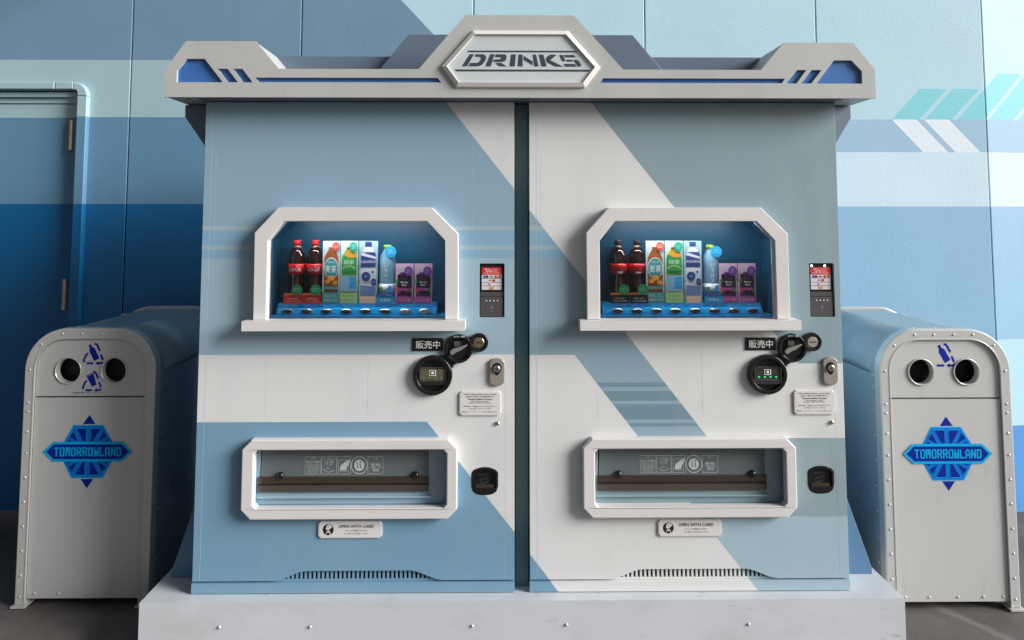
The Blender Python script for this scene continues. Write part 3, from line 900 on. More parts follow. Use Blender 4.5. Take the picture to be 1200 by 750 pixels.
    # --- coin and note inlets: three round black bezels joined by a web
    web = put('inlet_web', prism(B(), [(0.885 + fo, 0.813), (0.935 + fo, 0.795), (0.93 + fo, 0.80), (1.012 + fo, 0.862), (1.004 + fo, 0.902), (0.978 + fo, 0.905), (0.900 + fo, 0.84), (0.880 + fo, 0.838)], -0.010, -0.0005, front_bevel=.002), M['black_plastic'], m)
    def bezel(name, cx, cz, r, inner, d=0.016):
        bz = B()
        lathe(bz, [(r, 0.0005), (r, d * .70), (r * .995, d * .80), (r * .985, d * .92), (r * .965, d * .985), (r * .95, d), (r * .94, d), (inner * 1.05, d * .97), (inner * 1.03, d * .96), (inner * 1.01, d * .92), (inner, d * .85), (inner * .99, d * .5), (inner * .98, 0.002), (inner * .94, 0.0018)], cx, 0, cz, 40, 'y')
        return put(name, bz, M['black_plastic'], m, True)
    nb = bezel('note_inlet', 0.857 + fo, 0.768, 0.072, 0.056, 0.020)
    yn = -0.0025
    put('inlet_slot', rbox(0.812 + fo, 0.902 + fo, -0.0150, -0.002, 0.752, 0.790, 0.002), paint('inlet_smoke_' + drinks_side, C(92, 84, 72) if drinks_side == 'left' else C(50, 50, 48), .3), nb)
    put('inlet_cheek', rbox(0.806 + fo, 0.812 + fo, -0.018, -0.002, 0.735, 0.808, 0.001), M['black_matte'], nb)
    put('inlet_cheek', rbox(0.902 + fo, 0.908 + fo, -0.018, -0.002, 0.735, 0.808, 0.001), M['black_matte'], nb)
    put('inlet_mouth', rbox(0.813 + fo, 0.901 + fo, -0.0165, -0.002, 0.734, 0.747, 0.002), M['black_matte'], nb)
    put('inlet_mouth', rbox(0.813 + fo, 0.901 + fo, -0.0165, -0.002, 0.7475, 0.7515, 0.001), M['reader_grey'], nb)
    sheet('inlet_mark', [[(0.845 + fo, 0.767), (0.869 + fo, 0.767), (0.869 + fo, 0.787), (0.845 + fo, 0.787)]], M['ink_white'], nb, -0.0152)
    sheet('inlet_mark', [[(0.848 + fo, 0.7695), (0.866 + fo, 0.7695), (0.866 + fo, 0.7855), (0.848 + fo, 0.7855)]], M['ink_black'], nb, -0.0158)
    sheet('inlet_mark', [circ(0.857 + fo, 0.7775, .0052, 8)], M['ink_white'], nb, -0.0164)
    for k in range(4):
        put('inlet_light', box(B(), 0.8215 + fo + k * 0.021, 0.828 + fo + k * 0.021, -0.0162, -0.0152, 0.757, 0.762), M['led_green'] if drinks_side == 'right' else M['led_dim_green'], nb)
    text('inlet_text', '1000円札専用 千円札を入れてください', M['lever_grey'], nb, 0.857 + fo, 0.7955, -0.0168, w=0.082, h=0.004)
    lb = bezel('return_lever', 0.951 + fo, 0.863, 0.052, 0.041, 0.018)
    put('lever_handle', prism(B(), [(0.919 + fo, 0.846), (0.928 + fo, 0.841), (0.944 + fo, 0.852), (0.958 + fo, 0.857), (0.984 + fo, 0.876), (0.978 + fo, 0.878), (0.952 + fo, 0.870), (0.930 + fo, 0.864), (0.920 + fo, 0.857)], -0.024, -0.002, front_bevel=0.003), M['lever_grey'], lb)
    put('lever_block', rbox(0.935 + fo, 0.957 + fo, -0.014, -0.002, 0.872, 0.889, 0.002), M['reader_grey'], lb)
    text('lever_text', 'おつり・返却', M['ink_white'], lb, 0.954 + fo, 0.9075, -0.0181, w=0.040, h=0.0075, bold=.004)
    cb = bezel('coin_slot', 1.025 + fo, 0.885, 0.034, 0.021, 0.018)
    put('slot_disc', lathe(B(), [(0.0195, 0.002), (0.0195, 0.016), (0.018, 0.0172)], 1.025 + fo, 0, 0.885, 28, 'y'), M['brass_steel'] if drinks_side == 'left' else M['steel'], cb)
    put('slot_groove', rrect_prism(1.012 + fo, 1.038 + fo, 0.8835, 0.887, 0.0015, -0.0178, -0.0165), M['ink_black'], cb)
    # --- lock
    lk = put('lock_plate', prism(B(), cap(1.091 + fo, 0.778, 0.0285, 0.051), -0.010, -0.0005, front_bevel=0.004, seg=3), M['steel'], m)
    put('lock_recess', prism(B(), [(1.091 + fo + 0.017 * math.cos(R(a)), 0.793 + 0.019 * math.sin(R(a))) for a in range(-40, 221, 13)] + [(1.091 + fo - .006, 0.770), (1.091 + fo, 0.766), (1.091 + fo + .006, 0.770)], -0.0108, -0.0098), M['black_plastic'], lk)
    put('lock_barrel', lathe(B(), [(0.0125, 0), (0.0125, 0.010), (0.009, 0.0125), (0.004, 0.013)], 1.091 + fo, -0.009, 0.792, 24, 'y'), M['bright_steel'], lk, True)
    put('key_slot', box(B(), 1.0895 + fo, 1.0925 + fo, -0.0226, -0.0215, 0.786, 0.798), M['ink_black'], lk)
    # --- printed notice plate
    np_ = put('notice_plate', prism(B(), cham(0.954 + fo, 1.105 + fo, 0.622, 0.709, 0.009), -0.006, -0.0004, front_bevel=0.0015), M['white_paint'], m)
    put('notice_face', prism(B(), cham(0.958 + fo, 1.101 + fo, 0.626, 0.705, 0.007), -0.0064, -0.0061), M['plaque_face'], np_)
    cx_ = 1.0295 + fo
    for s2, z_, w_, h_, bo in (('If this vending machine is out of order,', .6975, .118, .0062, .012), ('please notify a Cast Member at', .6895, .100, .0066, .012), ('Tomorrowland Terrace.', .681, .092, .0068, .015),
                               ('If the restaurant is closed,', .673, .064, .0046, .008), ('please go to Main Street House.', .6675, .080, .0050, .008),
                               ('故障の場合は、下記施設のキャストまでお申し出ください。', .6555, .120, .0046, .005), ('トゥモローランド・テラス', .647, .078, .0064, .004), ('閉店時は、メインストリート・ハウスまでお越しください。', .6355, .130, .0042, .005)):
        text('notice_text', s2, M['ink_black'], np_, cx_, z_, -0.0064, w=w_, h=h_, bold=bo)
    put('cover_screw', lathe(B(), [(0.0075, 0), (0.0075, 0.004), (0.0055, 0.006)], 1.093 + fo, -0.0003, 0.593, 18, 'y'), M['bright_steel'], m, True)
    put('cover_screw', lathe(B(), [(0.0025, 0), (0.0025, 0.0006)], 1.093 + fo, -0.0062, 0.593, 10, 'y'), M['reader_grey'], m)
    # --- coin return cup
    cr = put('coin_return', prism(B(), [(cx + p * 1.0, cz + q * 1.0) for p, q in [(-.047, -.018), (-.041, -.035), (-.028, -.045), (-.012, -.048), (.012, -.048), (.028, -.045), (.041, -.035), (.047, -.018), (.047, .030), (.040, .039), (.018, .047), (0, .049), (-.018, .047), (-.040, .039), (-.047, .030)]], -0.002, 0.05, holes=[[(cx + p * .84, cz + .004 + q * .80) for p, q in [(-.047, -.034), (.047, -.034), (.047, .030), (.030, .042), (0, .046), (-.030, .042), (-.047, .030)]]], front_bevel=0.002), M['black_plastic'], m)
    put('return_flap', rbox(cx - .039, cx + .039, 0.010, 0.014, cz - .018, cz + .040, 0.002), M['black_plastic'], cr)
    put('return_cup', rbox(cx - .034, cx + .034, 0.001, 0.03, cz - .024, cz - .012, 0.004), M['hatch_brown'], cr)
    text('return_text', '返却口', M['reader_grey'], cr, cx - .004, cz + .022, 0.0098, w=0.042, h=0.006)
    sheets('return_mark', [stroke([(cx - .018, cz - .004), (cx - .006, cz + .008), (cx + .002, cz + .002), (cx + .012, cz + .012), (cx + .018, cz + .004)], .002), stroke([(cx - .016, cz - .010), (cx + .006, cz - .008), (cx + .016, cz - .002)], .002)], M['reader_grey'], cr, 0.0098)
    # --- "open with care" plate
    cp = put('care_plate', prism(B(), cham(0.450 + fo, 0.679 + fo, 0.193, 0.2525, 0.009), -0.006, -0.0004, front_bevel=0.0015), M['white_paint'], m)
    put('care_face', prism(B(), cham(0.4545 + fo, 0.6745 + fo, 0.1975, 0.248, 0.007), -0.0064, -0.0061), M['plaque_face'], cp)
    ix, iz = 0.4865 + fo, 0.2235
    sheets('care_icon', [circ(ix, iz, 0.0195, 28)], M['ink_black'], cp, -0.0064)
    sheets('care_icon', [[(ix - .009, iz + .002), (ix - .006, iz + .014), (ix + .002, iz + .0185), (ix + .012, iz + .013), (ix + .013, iz + .007), (ix + .006, iz + .003), (ix + .003, iz - .001), (ix - .004, iz - .002)],
                        [(ix - .003, iz - .004), (ix + .004, iz - .004), (ix + .008, iz - .010), (ix + .009, iz - .017), (ix - .008, iz - .017), (ix - .007, iz - .010)]], M['plaque_face'], cp, -0.0069)
    sheets('care_icon', [[(ix - .005, iz - .010), (ix + .006, iz - .010), (ix + .006, iz - .018), (ix - .005, iz - .018)], stroke([(ix - .002, iz + .006), (ix + .004, iz + .012)], .0012)], M['ink_black'], cp, -0.0074)
    text('care_text', 'OPEN WITH CARE!', M['ink_black'], cp, 0.5865 + fo, 0.2345, -0.0064, w=0.126, h=0.0112, bold=0.016)
    text('care_text', 'キャップを開けるときは', M['ink_black'], cp, 0.5865 + fo, 0.2195, -0.0064, w=0.076, h=0.0062, bold=0.006)
    text('care_text', '少し待ってからゆっくりと', M['ink_black'], cp, 0.5865 + fo, 0.2090, -0.0064, w=0.084, h=0.0066, bold=0.006)
    return m

def cap(cx, cz, hw, hh):
    """a plate with round ends, slightly squared"""
    pts = []
    for a in range(0, 181, 15): pts.append((cx + hw * math.cos(R(a)), cz + hh - hw * .72 + hw * .72 * math.sin(R(a))))
    for a in range(180, 361, 15): pts.append((cx + hw * math.cos(R(a)), cz - hh + hw * .72 + hw * .72 * math.sin(R(a))))
    return pts

def rrect_prism(x0, x1, z0, z1, r, y0, y1):
    return prism(B(), rrect(x0, x1, z0, z1, r, 3), y0, y1)

ml = machine(-1.146, 0.0115, 'light blue and white drink vending machine with blue lower front, red capped colas inside', 'left_livery', 'chute_left', 0.0, 'left')
mr_ = machine(0.0615, 1.221, 'white and grey teal drink vending machine with diagonal bands, black capped colas inside', 'right_livery', 'chute_right', 0.016, 'right')

# ------------------------------------------------------------------ SAMPLE DRINKS inside the display windows
paint('cola', C(34, 12, 7), 0.12, coat=0.4, mottle=0.1)
paint('cola_neck', C(120, 92, 74), 0.12, coat=0.4)
paint('cap_red', C(196, 24, 30), 0.35)
paint('cap_black', C(30, 30, 30), 0.35)
paint('label_red', C(222, 26, 36), 0.35)
paint('badge_green', C(20, 146, 88), 0.4)
paint('flame_orange', C(224, 120, 48), 0.45)
paint('base_red', C(204, 34, 32), 0.45)
paint('base_black', C(26, 24, 24), 0.45)
paint('card_pale_green', C(186, 216, 206), 0.4)
paint('card_pale_blue', C(186, 206, 214), 0.4)
paint('card_mist', C(158, 190, 200), 0.4)
paint('tea_brown', C(150, 84, 40), 0.4)
paint('tea_teal', C(60, 154, 160), 0.4)
paint('tea_orange', C(226, 150, 50), 0.4)
paint('leaf_green', C(52, 150, 72), 0.4)
paint('tea_gold', C(206, 172, 60), 0.4)
paint('soft_green', C(172, 210, 140), 0.4)
paint('sky_print', C(130, 176, 208), 0.4)
paint('badge_teal', C(16, 156, 130), 0.4)
paint('badge_red', C(196, 76, 74), 0.4)
paint('ion_navy', C(48, 66, 132), 0.4)
paint('ion_white', C(214, 220, 230), 0.4)
paint('ion_blue', C(110, 132, 176), 0.4)
paint('peach', C(236, 190, 160), 0.4)
paint('lime_cap', C(150, 200, 40), 0.4)
paint('water_badge', C(30, 160, 214), 0.4)
paint('water_navy', C(36, 74, 150), 0.4)
paint('grape_purple', C(104, 50, 118), 0.4)
paint('grape_dark', C(44, 28, 44), 0.4)
paint('grape_pink', C(214, 178, 204), 0.4)
paint('grape_magenta', C(176, 84, 152), 0.4)
paint('grape_violet', C(112, 56, 158), 0.4)
def bottle_clear():
    m, t, b = new_mat('clear_bottle')
    b.inputs['Base Color'].default_value = C(150, 200, 232)
    b.inputs['Roughness'].default_value = 0.08
    b.inputs['Transmission Weight'].default_value = 0.4
    b.inputs['IOR'].default_value = 1.2
    MATS['clear_bottle'] = m
bottle_clear()

SZ = PZ + 1.0195         # top of the price shelf
DY = 0.088
PXM = 900.0
def wx(px, Y):           # horizontal place on the shelf for a photo column
    return CAM_X + (px - 589) / 900.0 * (CAM_DIST + Y) * 0.988

def cola(px, variant, label, group):
    t = tag(empty('cola_bottle', (wx(px, DY), DY, SZ)), label, 'bottle', group)
    prof = [(0.024, 0.001), (0.030, 0.006), (0.0315, 0.03), (0.0315, 0.05), (0.029, 0.075), (0.0268, 0.098), (0.0285, 0.118), (0.0325, 0.135), (0.0330, 0.158), (0.0315, 0.176), (0.026, 0.194), (0.0185, 0.206)]
    put('body', lathe(B(), prof, n=28), M['cola'], t, True)
    put('neck', lathe(B(), [(0.0183, 0.2062), (0.0135, 0.213), (0.0125, 0.2165)], n=24), M['cola_neck'], t, True)
    cp = lathe(B(), [(0.0138, 0.217), (0.0142, 0.222), (0.0142, 0.232), (0.0128, 0.236), (0.008, 0.2362)], n=28)
    put('cap', cp, M['cap_red' if variant == 'red' else 'cap_black'], t, True)
    lab = put('label', lathe(B(), [(0.0287, 0.108), (0.0315, 0.124), (0.0335, 0.136), (0.0338, 0.147)], n=28), M['label_red'], t, True)
    lx = text('label_text', 'Coca-Cola', M['ink_white'] if variant == 'red' else M['ink_black'], lab, 0.0, 0.130, 0, w=0.048, h=0.021, bold=0.006, shear=0.35)
    for v_ in lx.data.vertices:                  # wrap the lettering round the label
        rr = 0.0289 + (v_.co.z - 0.108) * 0.150 + 0.0028
        a = v_.co.x / rr
        v_.co.x = rr * math.sin(a); v_.co.y = -rr * math.cos(a)
    if variant == 'black':
        zx = text('label_text', 'ZERO', M['ink_white'], lab, 0.0, 0.1145, 0, w=0.022, h=0.006, bold=0.03)
        for v_ in zx.data.vertices:
            rr = 0.0322
            a = v_.co.x / rr
            v_.co.x = rr * math.sin(a); v_.co.y = -rr * math.cos(a)
    # price card standing in front of the foot, flame edge on top, round green badge
    k = 'base_red' if variant == 'red' else 'base_black'
    cx0, cx1 = -0.0365 + (0 if variant == 'red' else 0.0), 0.0325
    cd = put('foot_card', prism(B(), [(cx0, 0), (cx1, 0), (cx1, 0.033), (cx0, 0.033)], -0.042, -0.040), M[k], t)
    fl = [(cx0, 0.032)]
    random.seed(3)
    for i in range(9):
        fl.append((cx0 + (cx1 - cx0) * i / 8, 0.037 + random.uniform(0, 0.006)))
    fl.append((cx1, 0.032))
    sheet('flame_edge', [fl], M['flame_orange'], cd, -0.0424)
    text('card_text', '期間限定' if variant == 'red' else 'ゼロシュガー', M['peach'] if variant == 'red' else M['ink_white'], cd, 0.0, 0.019, -0.0422, w=0.040, h=0.007, bold=.004)
    text('card_text', 'ストロングな刺激', M['peach'] if variant == 'red' else M['ink_white'], cd, 0.0, 0.009, -0.0422, w=0.050, h=0.006, bold=.004)
    bd = put('badge', prism(B(), circ(0.014, 0.052, 0.0195, 24, 1.05), -0.046, -0.044), M['badge_green'], t)
    text('badge_text', 'つめたさ\nおいしい', M['card_pale_green'], bd, 0.014, 0.052, -0.0462, w=0.026, h=0.014, bold=.004)
    return t

def card(name, px0, px1, h, label, cat, group, back, parts, texts):
    x0, x1 = wx(px0, DY - .03), wx(px1, DY - .03)
    xc = (x0 + x1) / 2
    w = (x1 - x0) * 0.97
    t = tag(empty(name, (xc, DY - .03, SZ)), label, cat, group)
    put('backing_card', rbox(-w / 2, w / 2, 0.0, 0.004, 0, h, 0.0004, 1), M[back], t)
    y = -0.0002
    for nm, polys, mt in parts:
        sheets(nm, [[(p[0] * w, p[1] * h) for p in q] for q in polys], M[mt], t, y)
        y -= 0.0006
    for s2, mt, u, v_, tw, th, bo in texts:
        text('print_text', s2, M[mt], t, u * w, v_ * h, y, w=tw * w, h=th * h, bold=bo)
    return t

def ell(cx, cz, rx, rz, n=24): return [(cx + rx * math.cos(2 * math.pi * i / n), cz + rz * math.sin(2 * math.pi * i / n)) for i in range(n)]
def bottle_shape(hw, top, sh, nk): return [(-hw, 0.0), (hw, 0.0), (hw, sh), (hw * .92, sh + (top - sh) * .35), (hw * .62, sh + (top - sh) * .75), (nk, top), (-nk, top), (-hw * .62, sh + (top - sh) * .75), (-hw * .92, sh + (top - sh) * .35), (-hw, sh)]

def drinks(pxs, variant, where):
    g = 'sample drinks behind the machine windows'
    red = variant == 'red'
    lab = ('red capped' if red else 'black capped')
    cola(pxs[0], variant, f'{lab} cola bottle at the open end of the row in {where}', g)
    cola(pxs[1], variant, f'{lab} cola bottle beside the brown tea card in {where}', g)
    card('barley_tea_card', pxs[2], pxs[3], 0.233, f'tall card showing brown barley tea with teal label in {where}', 'drink card', g, 'card_pale_blue', [
        ('printed_bottle', [bottle_shape(0.42, .86, .68, .15)], 'tea_brown'),
        ('printed_cap', [[(-.17, .84), (.17, .84), (.15, .90), (-.15, .90)]], 'tea_brown'),
        ('printed_label', [ell(0, .56, .42, .175)], 'ink_white'),
        ('printed_label', [ell(0, .56, .39, .162)], 'tea_teal'),
        ('printed_fruit', [ell(.02, .405, .20, .045), ell(-.2, .35, .14, .035), ell(.25, .33, .16, .035)], 'tea_orange'),
        ('printed_band', [[(-.44, .23), (.44, .23), (.44, .27), (-.44, .27)]], 'tea_teal'),
        ('printed_caption', [[(-.48, 0.005), (.48, 0.005), (.48, .175), (-.48, .175)]], 'tea_teal'),
        ('printed_badge', [ell(.27, .91, .21, .075)], 'badge_red')],
        [('麦茶', 'ink_white', 0, .55, .66, .115, .006), ('やかんの', 'ink_white', 0, .66, .40, .035, .005), ('650', 'peach', .27, .91, .26, .05, .006), ('香ばしくて、', 'peach', 0, .125, .70, .045, .006), ('後味すっきり', 'peach', 0, .055, .76, .045, .006)])
    card('green_tea_card', pxs[4], pxs[5], 0.233, f'tall card showing green tea with green label and teal badge in {where}', 'drink card', g, 'card_pale_green', [
        ('printed_bottle', [bottle_shape(0.43, .88, .70, .14)], 'tea_gold'),
        ('printed_cap', [[(-.17, .86), (.17, .86), (.15, .90), (-.15, .90)]], 'tea_brown'),
        ('printed_label', [[(-.43, .46), (.43, .46), (.43, .70), (.38, .77), (-.38, .77), (-.43, .70)]], 'leaf_green'),
        ('printed_fruit', [ell(.12, .76, .30, .030)], 'tea_orange'),
        ('printed_fruit', [ell(0, .56, .36, .05)], 'soft_green'),
        ('printed_fruit', [ell(0, .545, .33, .04)], 'leaf_green'),
        ('printed_label', [[(-.43, .19), (.43, .19), (.43, .445), (-.43, .445)]], 'sky_print'),
        ('printed_band', [[(0, .24), (.40, .24), (.40, .36), (.05, .36)], [(.0, .38), (.42, .38), (.42, .42), (.1, .42)]], 'water_badge'),
        ('printed_caption', [[(-.48, 0.005), (.48, 0.005), (.48, .17), (-.48, .17)]], 'soft_green'),
        ('printed_badge', [ell(.24, .905, .23, .08)], 'badge_teal')],
        [('緑茶', 'card_pale_green', 0, .66, .60, .075, .005), ('まろやか', 'leaf_green', 0, .125, .66, .040, .006), ('すっきりおいしい', 'leaf_green', 0, .055, .80, .045, .006), ('カフェイン\nゼロ', 'card_pale_green', .24, .905, .32, .07, .005)])
    card('sports_drink_card', pxs[6], pxs[7], 0.233, f'tall card showing white and navy sports drink in {where}', 'drink card', g, 'card_mist', [
        ('printed_bottle', [bottle_shape(0.40, .90, .74, .15)], 'ion_white'),
        ('printed_cap', [[(-.18, .905), (.18, .905), (.18, .985), (-.18, .985)]], 'ion_navy'),
        ('printed_label', [[(-.40, .58), (.40, .58), (.40, .77), (.35, .82), (-.35, .82), (-.40, .77)]], 'ion_navy'),
        ('printed_band', [[(-.39, .77), (.39, .71), (.39, .745), (-.33, .815)]], 'ion_white'),
        ('printed_drop', [ell(-.12, .43, .24, .075), ell(.30, .34, .14, .06), ell(.24, .50, .06, .022)], 'ion_navy'),
        ('printed_drop', [ell(-.12, .43, .10, .018), ell(.30, .34, .06, .014)], 'ion_blue'),
        ('printed_band', [[(-.40, .10), (.40, .10), (.40, .27), (-.40, .29)]], 'ion_blue'),
        ('printed_caption', [[(-.40, 0.005), (.40, 0.005), (.40, .115), (-.40, .115)]], 'peach')],
        [('AQUARIUS', 'ink_white', 0, .665, .78, .045, .006)])
    # clear water bottle, the only real bottle on this half of the shelf
    t = tag(empty('water_bottle', (wx(pxs[8], DY), DY, SZ)), f'clear water bottle with lime green cap in {where}', 'bottle', g)
    put('body', lathe(B(), [(0.026, 0.002), (0.0315, 0.008), (0.0315, 0.075), (0.0320, 0.12), (0.0318, 0.150), (0.0275, 0.176), (0.016, 0.195), (0.0125, 0.200)], n=28), M['clear_bottle'], t, True)
    put('cap', lathe(B(), [(0.0142, 0.2004), (0.0146, 0.214), (0.013, 0.2165)], n=24), M['lime_cap'], t, True)
    lb = put('label', lathe(B(), [(0.0321, 0.038), (0.0321, 0.072)], n=28), M['ion_white'], t, True)
    wt = text('label_text', 'いろはす', M['ion_white'], t, 0, 0.120, 0, w=0.014, h=0.070, bold=.004) if False else None
    for k, ch_ in enumerate('いろはす'):
        text('label_text', ch_, M['ink_white'], t, 0.0, 0.142 - k * 0.019, -0.0326, h=0.014, bold=.004)
    ft = put('foot_card', prism(B(), [(-0.034, 0), (0.034, 0), (0.034, 0.038), (-0.034, 0.038)], -0.040, -0.038), M['water_badge'], t)
    sheet('card_band', [[(-0.034, .026), (0.034, .026), (0.034, .038), (-0.034, .038)]], M['water_navy'], ft, -0.0402)
    text('card_text', '天然水', M['ink_white'], ft, 0.0, 0.013, -0.0402, w=0.040, h=0.011, bold=.004)
    text('card_text', 'おいしい日本の水', M['card_pale_blue'], ft, 0.0, 0.032, -0.0408, w=0.052, h=0.006, bold=.004)
    bd = put('badge', prism(B(), circ(0.016, 0.192, 0.0215, 24), -0.030, -0.028), M['water_badge'], t)
    text('badge_text', '100%\nリサイクル', M['card_pale_blue'], bd, 0.016, 0.192, -0.0302, w=0.030, h=0.016, bold=.004)
    sheet('label_mark', [[(0.004, .044), (.022, .044), (.022, .066), (.010, .066)]], M['water_badge'], lb, -0.0330)
    sheet('label_mark', [ell(-0.018, .055, .007, .006, 12)], M['leaf_green'], lb, -0.0330)
    for k in (0, 1):
        wh = ('beside the clear water bottle' if k == 0 else 'at the end of the row')
        card('grape_drink_card', pxs[9 + 2 * k], pxs[10 + 2 * k], 0.148, f'short purple grape drink card {wh} in {where}', 'drink card', g, 'grape_pink', [
            ('printed_bottle', [bottle_shape(0.42, .78, .55, .20)], 'grape_purple'),
            ('printed_cap', [[(-.21, .79), (.21, .79), (.21, .92), (-.21, .92)]], 'card_pale_blue'),
            ('printed_label', [[(-.36, .40), (.36, .40), (.36, .60), (-.36, .60)]], 'grape_dark'),
            ('printed_grapes', [ell(-.28, .68, .12, .06, 12), ell(.0, .70, .12, .06, 12), ell(.26, .66, .13, .06, 12), ell(-.05, .27, .14, .06, 12), ell(.22, .24, .14, .06, 12)], 'grape_dark'),
            ('printed_leaf', [ell(-.40, .56, .08, .05, 10), ell(.36, .33, .08, .05, 10)], 'leaf_green'),
            ('printed_berry', [ell(-.36, .33, .10, .07, 12)], 'badge_red'),
            ('printed_label', [[(-.26, .32), (.26, .32), (.26, .385), (-.26, .385)]], 'grape_magenta'),
            ('printed_caption', [[(-.47, .01), (.47, .01), (.47, .17), (-.47, .17)]], 'grape_magenta'),
            ('printed_badge', [ell(.23, .81, .24, .125)], 'grape_violet')],
            [('Minute\nMaid', 'ink_white', 0, .50, .40, .12, .006), ('ぶどう＋鉄', 'grape_pink', 0, .09, .66, .07, .005), ('1日分\nビタミン', 'grape_pink', .23, .81, .32, .11, .005)])

drinks([347.6, 369.3, 377.5, 398.3, 398.5, 419.4, 420, 442.6, 453.6, 463.2, 484.6, 485.3, 506.8], 'red', 'light blue machine')
drinks([725.6, 747.6, 758, 780, 780.6, 802.4, 803, 824.6, 834.4, 844.4, 866.4, 867, 888.2], 'black', 'white machine')

# ------------------------------------------------------------------ RECYCLING BINS
def arch_pts(hw, top, r, z0, n=10):
    pts = [(-hw, z0)]
    for i in range(n + 1):
        a = R(180 - 90 * i / n); pts.append((-hw + r + r * math.cos(a), top - r + r * math.sin(a)))
    for i in range(n + 1):
        a = R(90 - 90 * i / n); pts.append((hw - r + r * math.cos(a), top - r + r * math.sin(a)))
    pts.append((hw, z0))
    return pts

RV = {}
def bin_(x, y, label, cup, faded):
    t = tag(empty('recycling_bin', (x, y, 0)), label, 'recycling bin', 'recycling bins either side of the machines')
    HW, TOP, RR = 0.2645, 1.095, 0.165
    DEP = 0.745
    lo = 0.030
    # side shell: lower walls and a rounded top, with the joint between them recessed
    seam = 0.905
    def shell(name, outer, inner, mat, y0, y1):
        bm = B()
        ring = outer + inner[::-1]
        prism(bm, ring, y0, y1)
        return put(name, bm, mat, t, False)
    HB = HW - 0.008
    full_o = [p for p in arch_pts(HB, TOP - 0.008, RR - .006, seam + 0.003, 12)]
    full_i = [p for p in arch_pts(HB - .02, TOP - 0.028, RR - .026, seam + 0.003, 12)]
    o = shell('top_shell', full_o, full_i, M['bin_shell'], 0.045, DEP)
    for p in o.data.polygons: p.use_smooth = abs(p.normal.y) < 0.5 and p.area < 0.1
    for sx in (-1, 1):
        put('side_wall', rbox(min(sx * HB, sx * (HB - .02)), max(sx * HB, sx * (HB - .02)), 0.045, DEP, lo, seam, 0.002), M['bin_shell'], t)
    put('back_wall_sheet', box(B(), -HB + .021, HB - .021, DEP - .02, DEP - .002, lo, TOP - .03), M['bin_metal'], t)
    put('bin_floor', box(B(), -HB + .021, HB - .021, 0.05, DEP - .021, lo, lo + .02), M['dark_gap'], t)
    put('cavity_shade', prism(B(), arch_pts(HB - .023, TOP - .032, RR - .03, lo + .021, 8), 0.075, DEP - .022), M['dark_gap'], t)  # near-black block standing in for the shade seen through the openings
    # rims, front and back
    oo, ii = arch_pts(HW, TOP, RR, 0.012, 14), arch_pts(HW - 0.040, TOP - 0.040, RR - 0.040, 0.012, 14)
    rim = put('front_rim', prism(B(), oo + ii[::-1], 0.0, 0.045, front_bevel=0.005, seg=3), M['bin_rim'], t)
    gr_o, gr_i = arch_pts(HW - .0365, TOP - .0365, RR - .0365, 0.014, 14), arch_pts(HW - .0415, TOP - .0415, RR - .0415, 0.014, 14)
    put('rim_bead', prism(B(), gr_o + gr_i[::-1], -0.002, 0.004, front_bevel=0.0010), M['bin_rim'], t)
    put('back_rim', prism(B(), arch_pts(HW, TOP + .004, RR, 0.012, 14) + arch_pts(HW - .03, TOP - .03, RR - .03, 0.012, 14)[::-1], DEP, DEP + 0.03, front_bevel=0.004), M['bin_rim'], t)
    put('edge_strip', prism(B(), arch_pts(HW - .0035, TOP - .0035, RR - .0025, 0.03, 14) + arch_pts(HW - .0075, TOP - .0075, RR - .0055, 0.03, 14)[::-1], 0.0452, 0.085), M['bin_shell'], t)
    # upper panel with two round openings, lower door
    zs = 0.820
    up = arch_pts(HW - 0.042, TOP - 0.042, RR - 0.042, zs + 0.003, 14)
    hx = (-0.093, 0.091)
    hz = 0.925
    put('upper_panel', prism(B(), up, 0.010, 0.03, holes=[circ(h, hz, 0.0515, 36) for h in hx], front_bevel=0.001), M['bin_metal'], t)
    for h in hx:
        rb = B()
        prof = [(0.054, 0.003), (0.053, 0.006), (0.0505, 0.006), (0.049, -0.003), (0.0478, -0.014), (0.0475, -0.024)]
        n = 40
        rg = [[rb.verts.new((h + rr * math.cos(2 * math.pi * i / n), 0.010 - d, hz + rr * math.sin(2 * math.pi * i / n))) for i in range(n)] for rr, d in prof]
        for a, b in zip(rg, rg[1:]):
            for i in range(n): rb.faces.new((a[i], a[(i + 1) % n], b[(i + 1) % n], b[i]))
        put('opening_ring', rb, M['bin_rim'], t, True)
    put('lower_door', rbox(-HW + .0425, HW - .0425, 0.008, 0.03, 0.034, zs - 0.003, 0.0025), M['bin_metal'], t)
    # feet
    for sx in (-1, 1):
        xa = sx * (HW - .02)
        put('foot', rbox(xa - .028, xa + .028, -0.012, 0.06, 0.004, 0.0115, 0.002), M['bin_rim'], t)
        put('foot_pad', lathe(B(), [(0.018, 0.0), (0.018, 0.004)], xa - sx * .02, 0.03, 0, 14), M['black_matte'], t)
        put('foot', rbox(xa - .02, xa + .02, DEP - .05, DEP + .03, 0.0, 0.0115, 0.002), M['bin_rim'], t)
    # rivets on the rim, the door foot and the shell edge
    spots = []
    for z in (0.93, 0.80, 0.765, 0.685, 0.60, 0.505, 0.41, 0.315, 0.22, 0.125, 0.045):
        spots += [(-HW + .021, z), (HW - .021, z)]
    for a in (45,):
        c_, s_ = math.cos(R(a)), math.sin(R(a))
        spots += [(-HW + RR - (RR - .021) * c_, TOP - RR + (RR - .021) * s_), (HW - RR + (RR - .021) * c_, TOP - RR + (RR - .021) * s_)]
    spots += [(-0.118, TOP - .021), (-0.04, TOP - .021), (0.04, TOP - .021), (0.118, TOP - .021)]
    first = None
    for (rx, rz) in spots:
        if 'm' not in RV:
            f0 = put('rivet', dome(0.0052, 0.0036, 10), M['rivet_metal'], t, True, (rx, 0.0, rz))
            RV['m'] = f0
        else:
            instance(RV['m'], t, (rx, 0.0, rz))
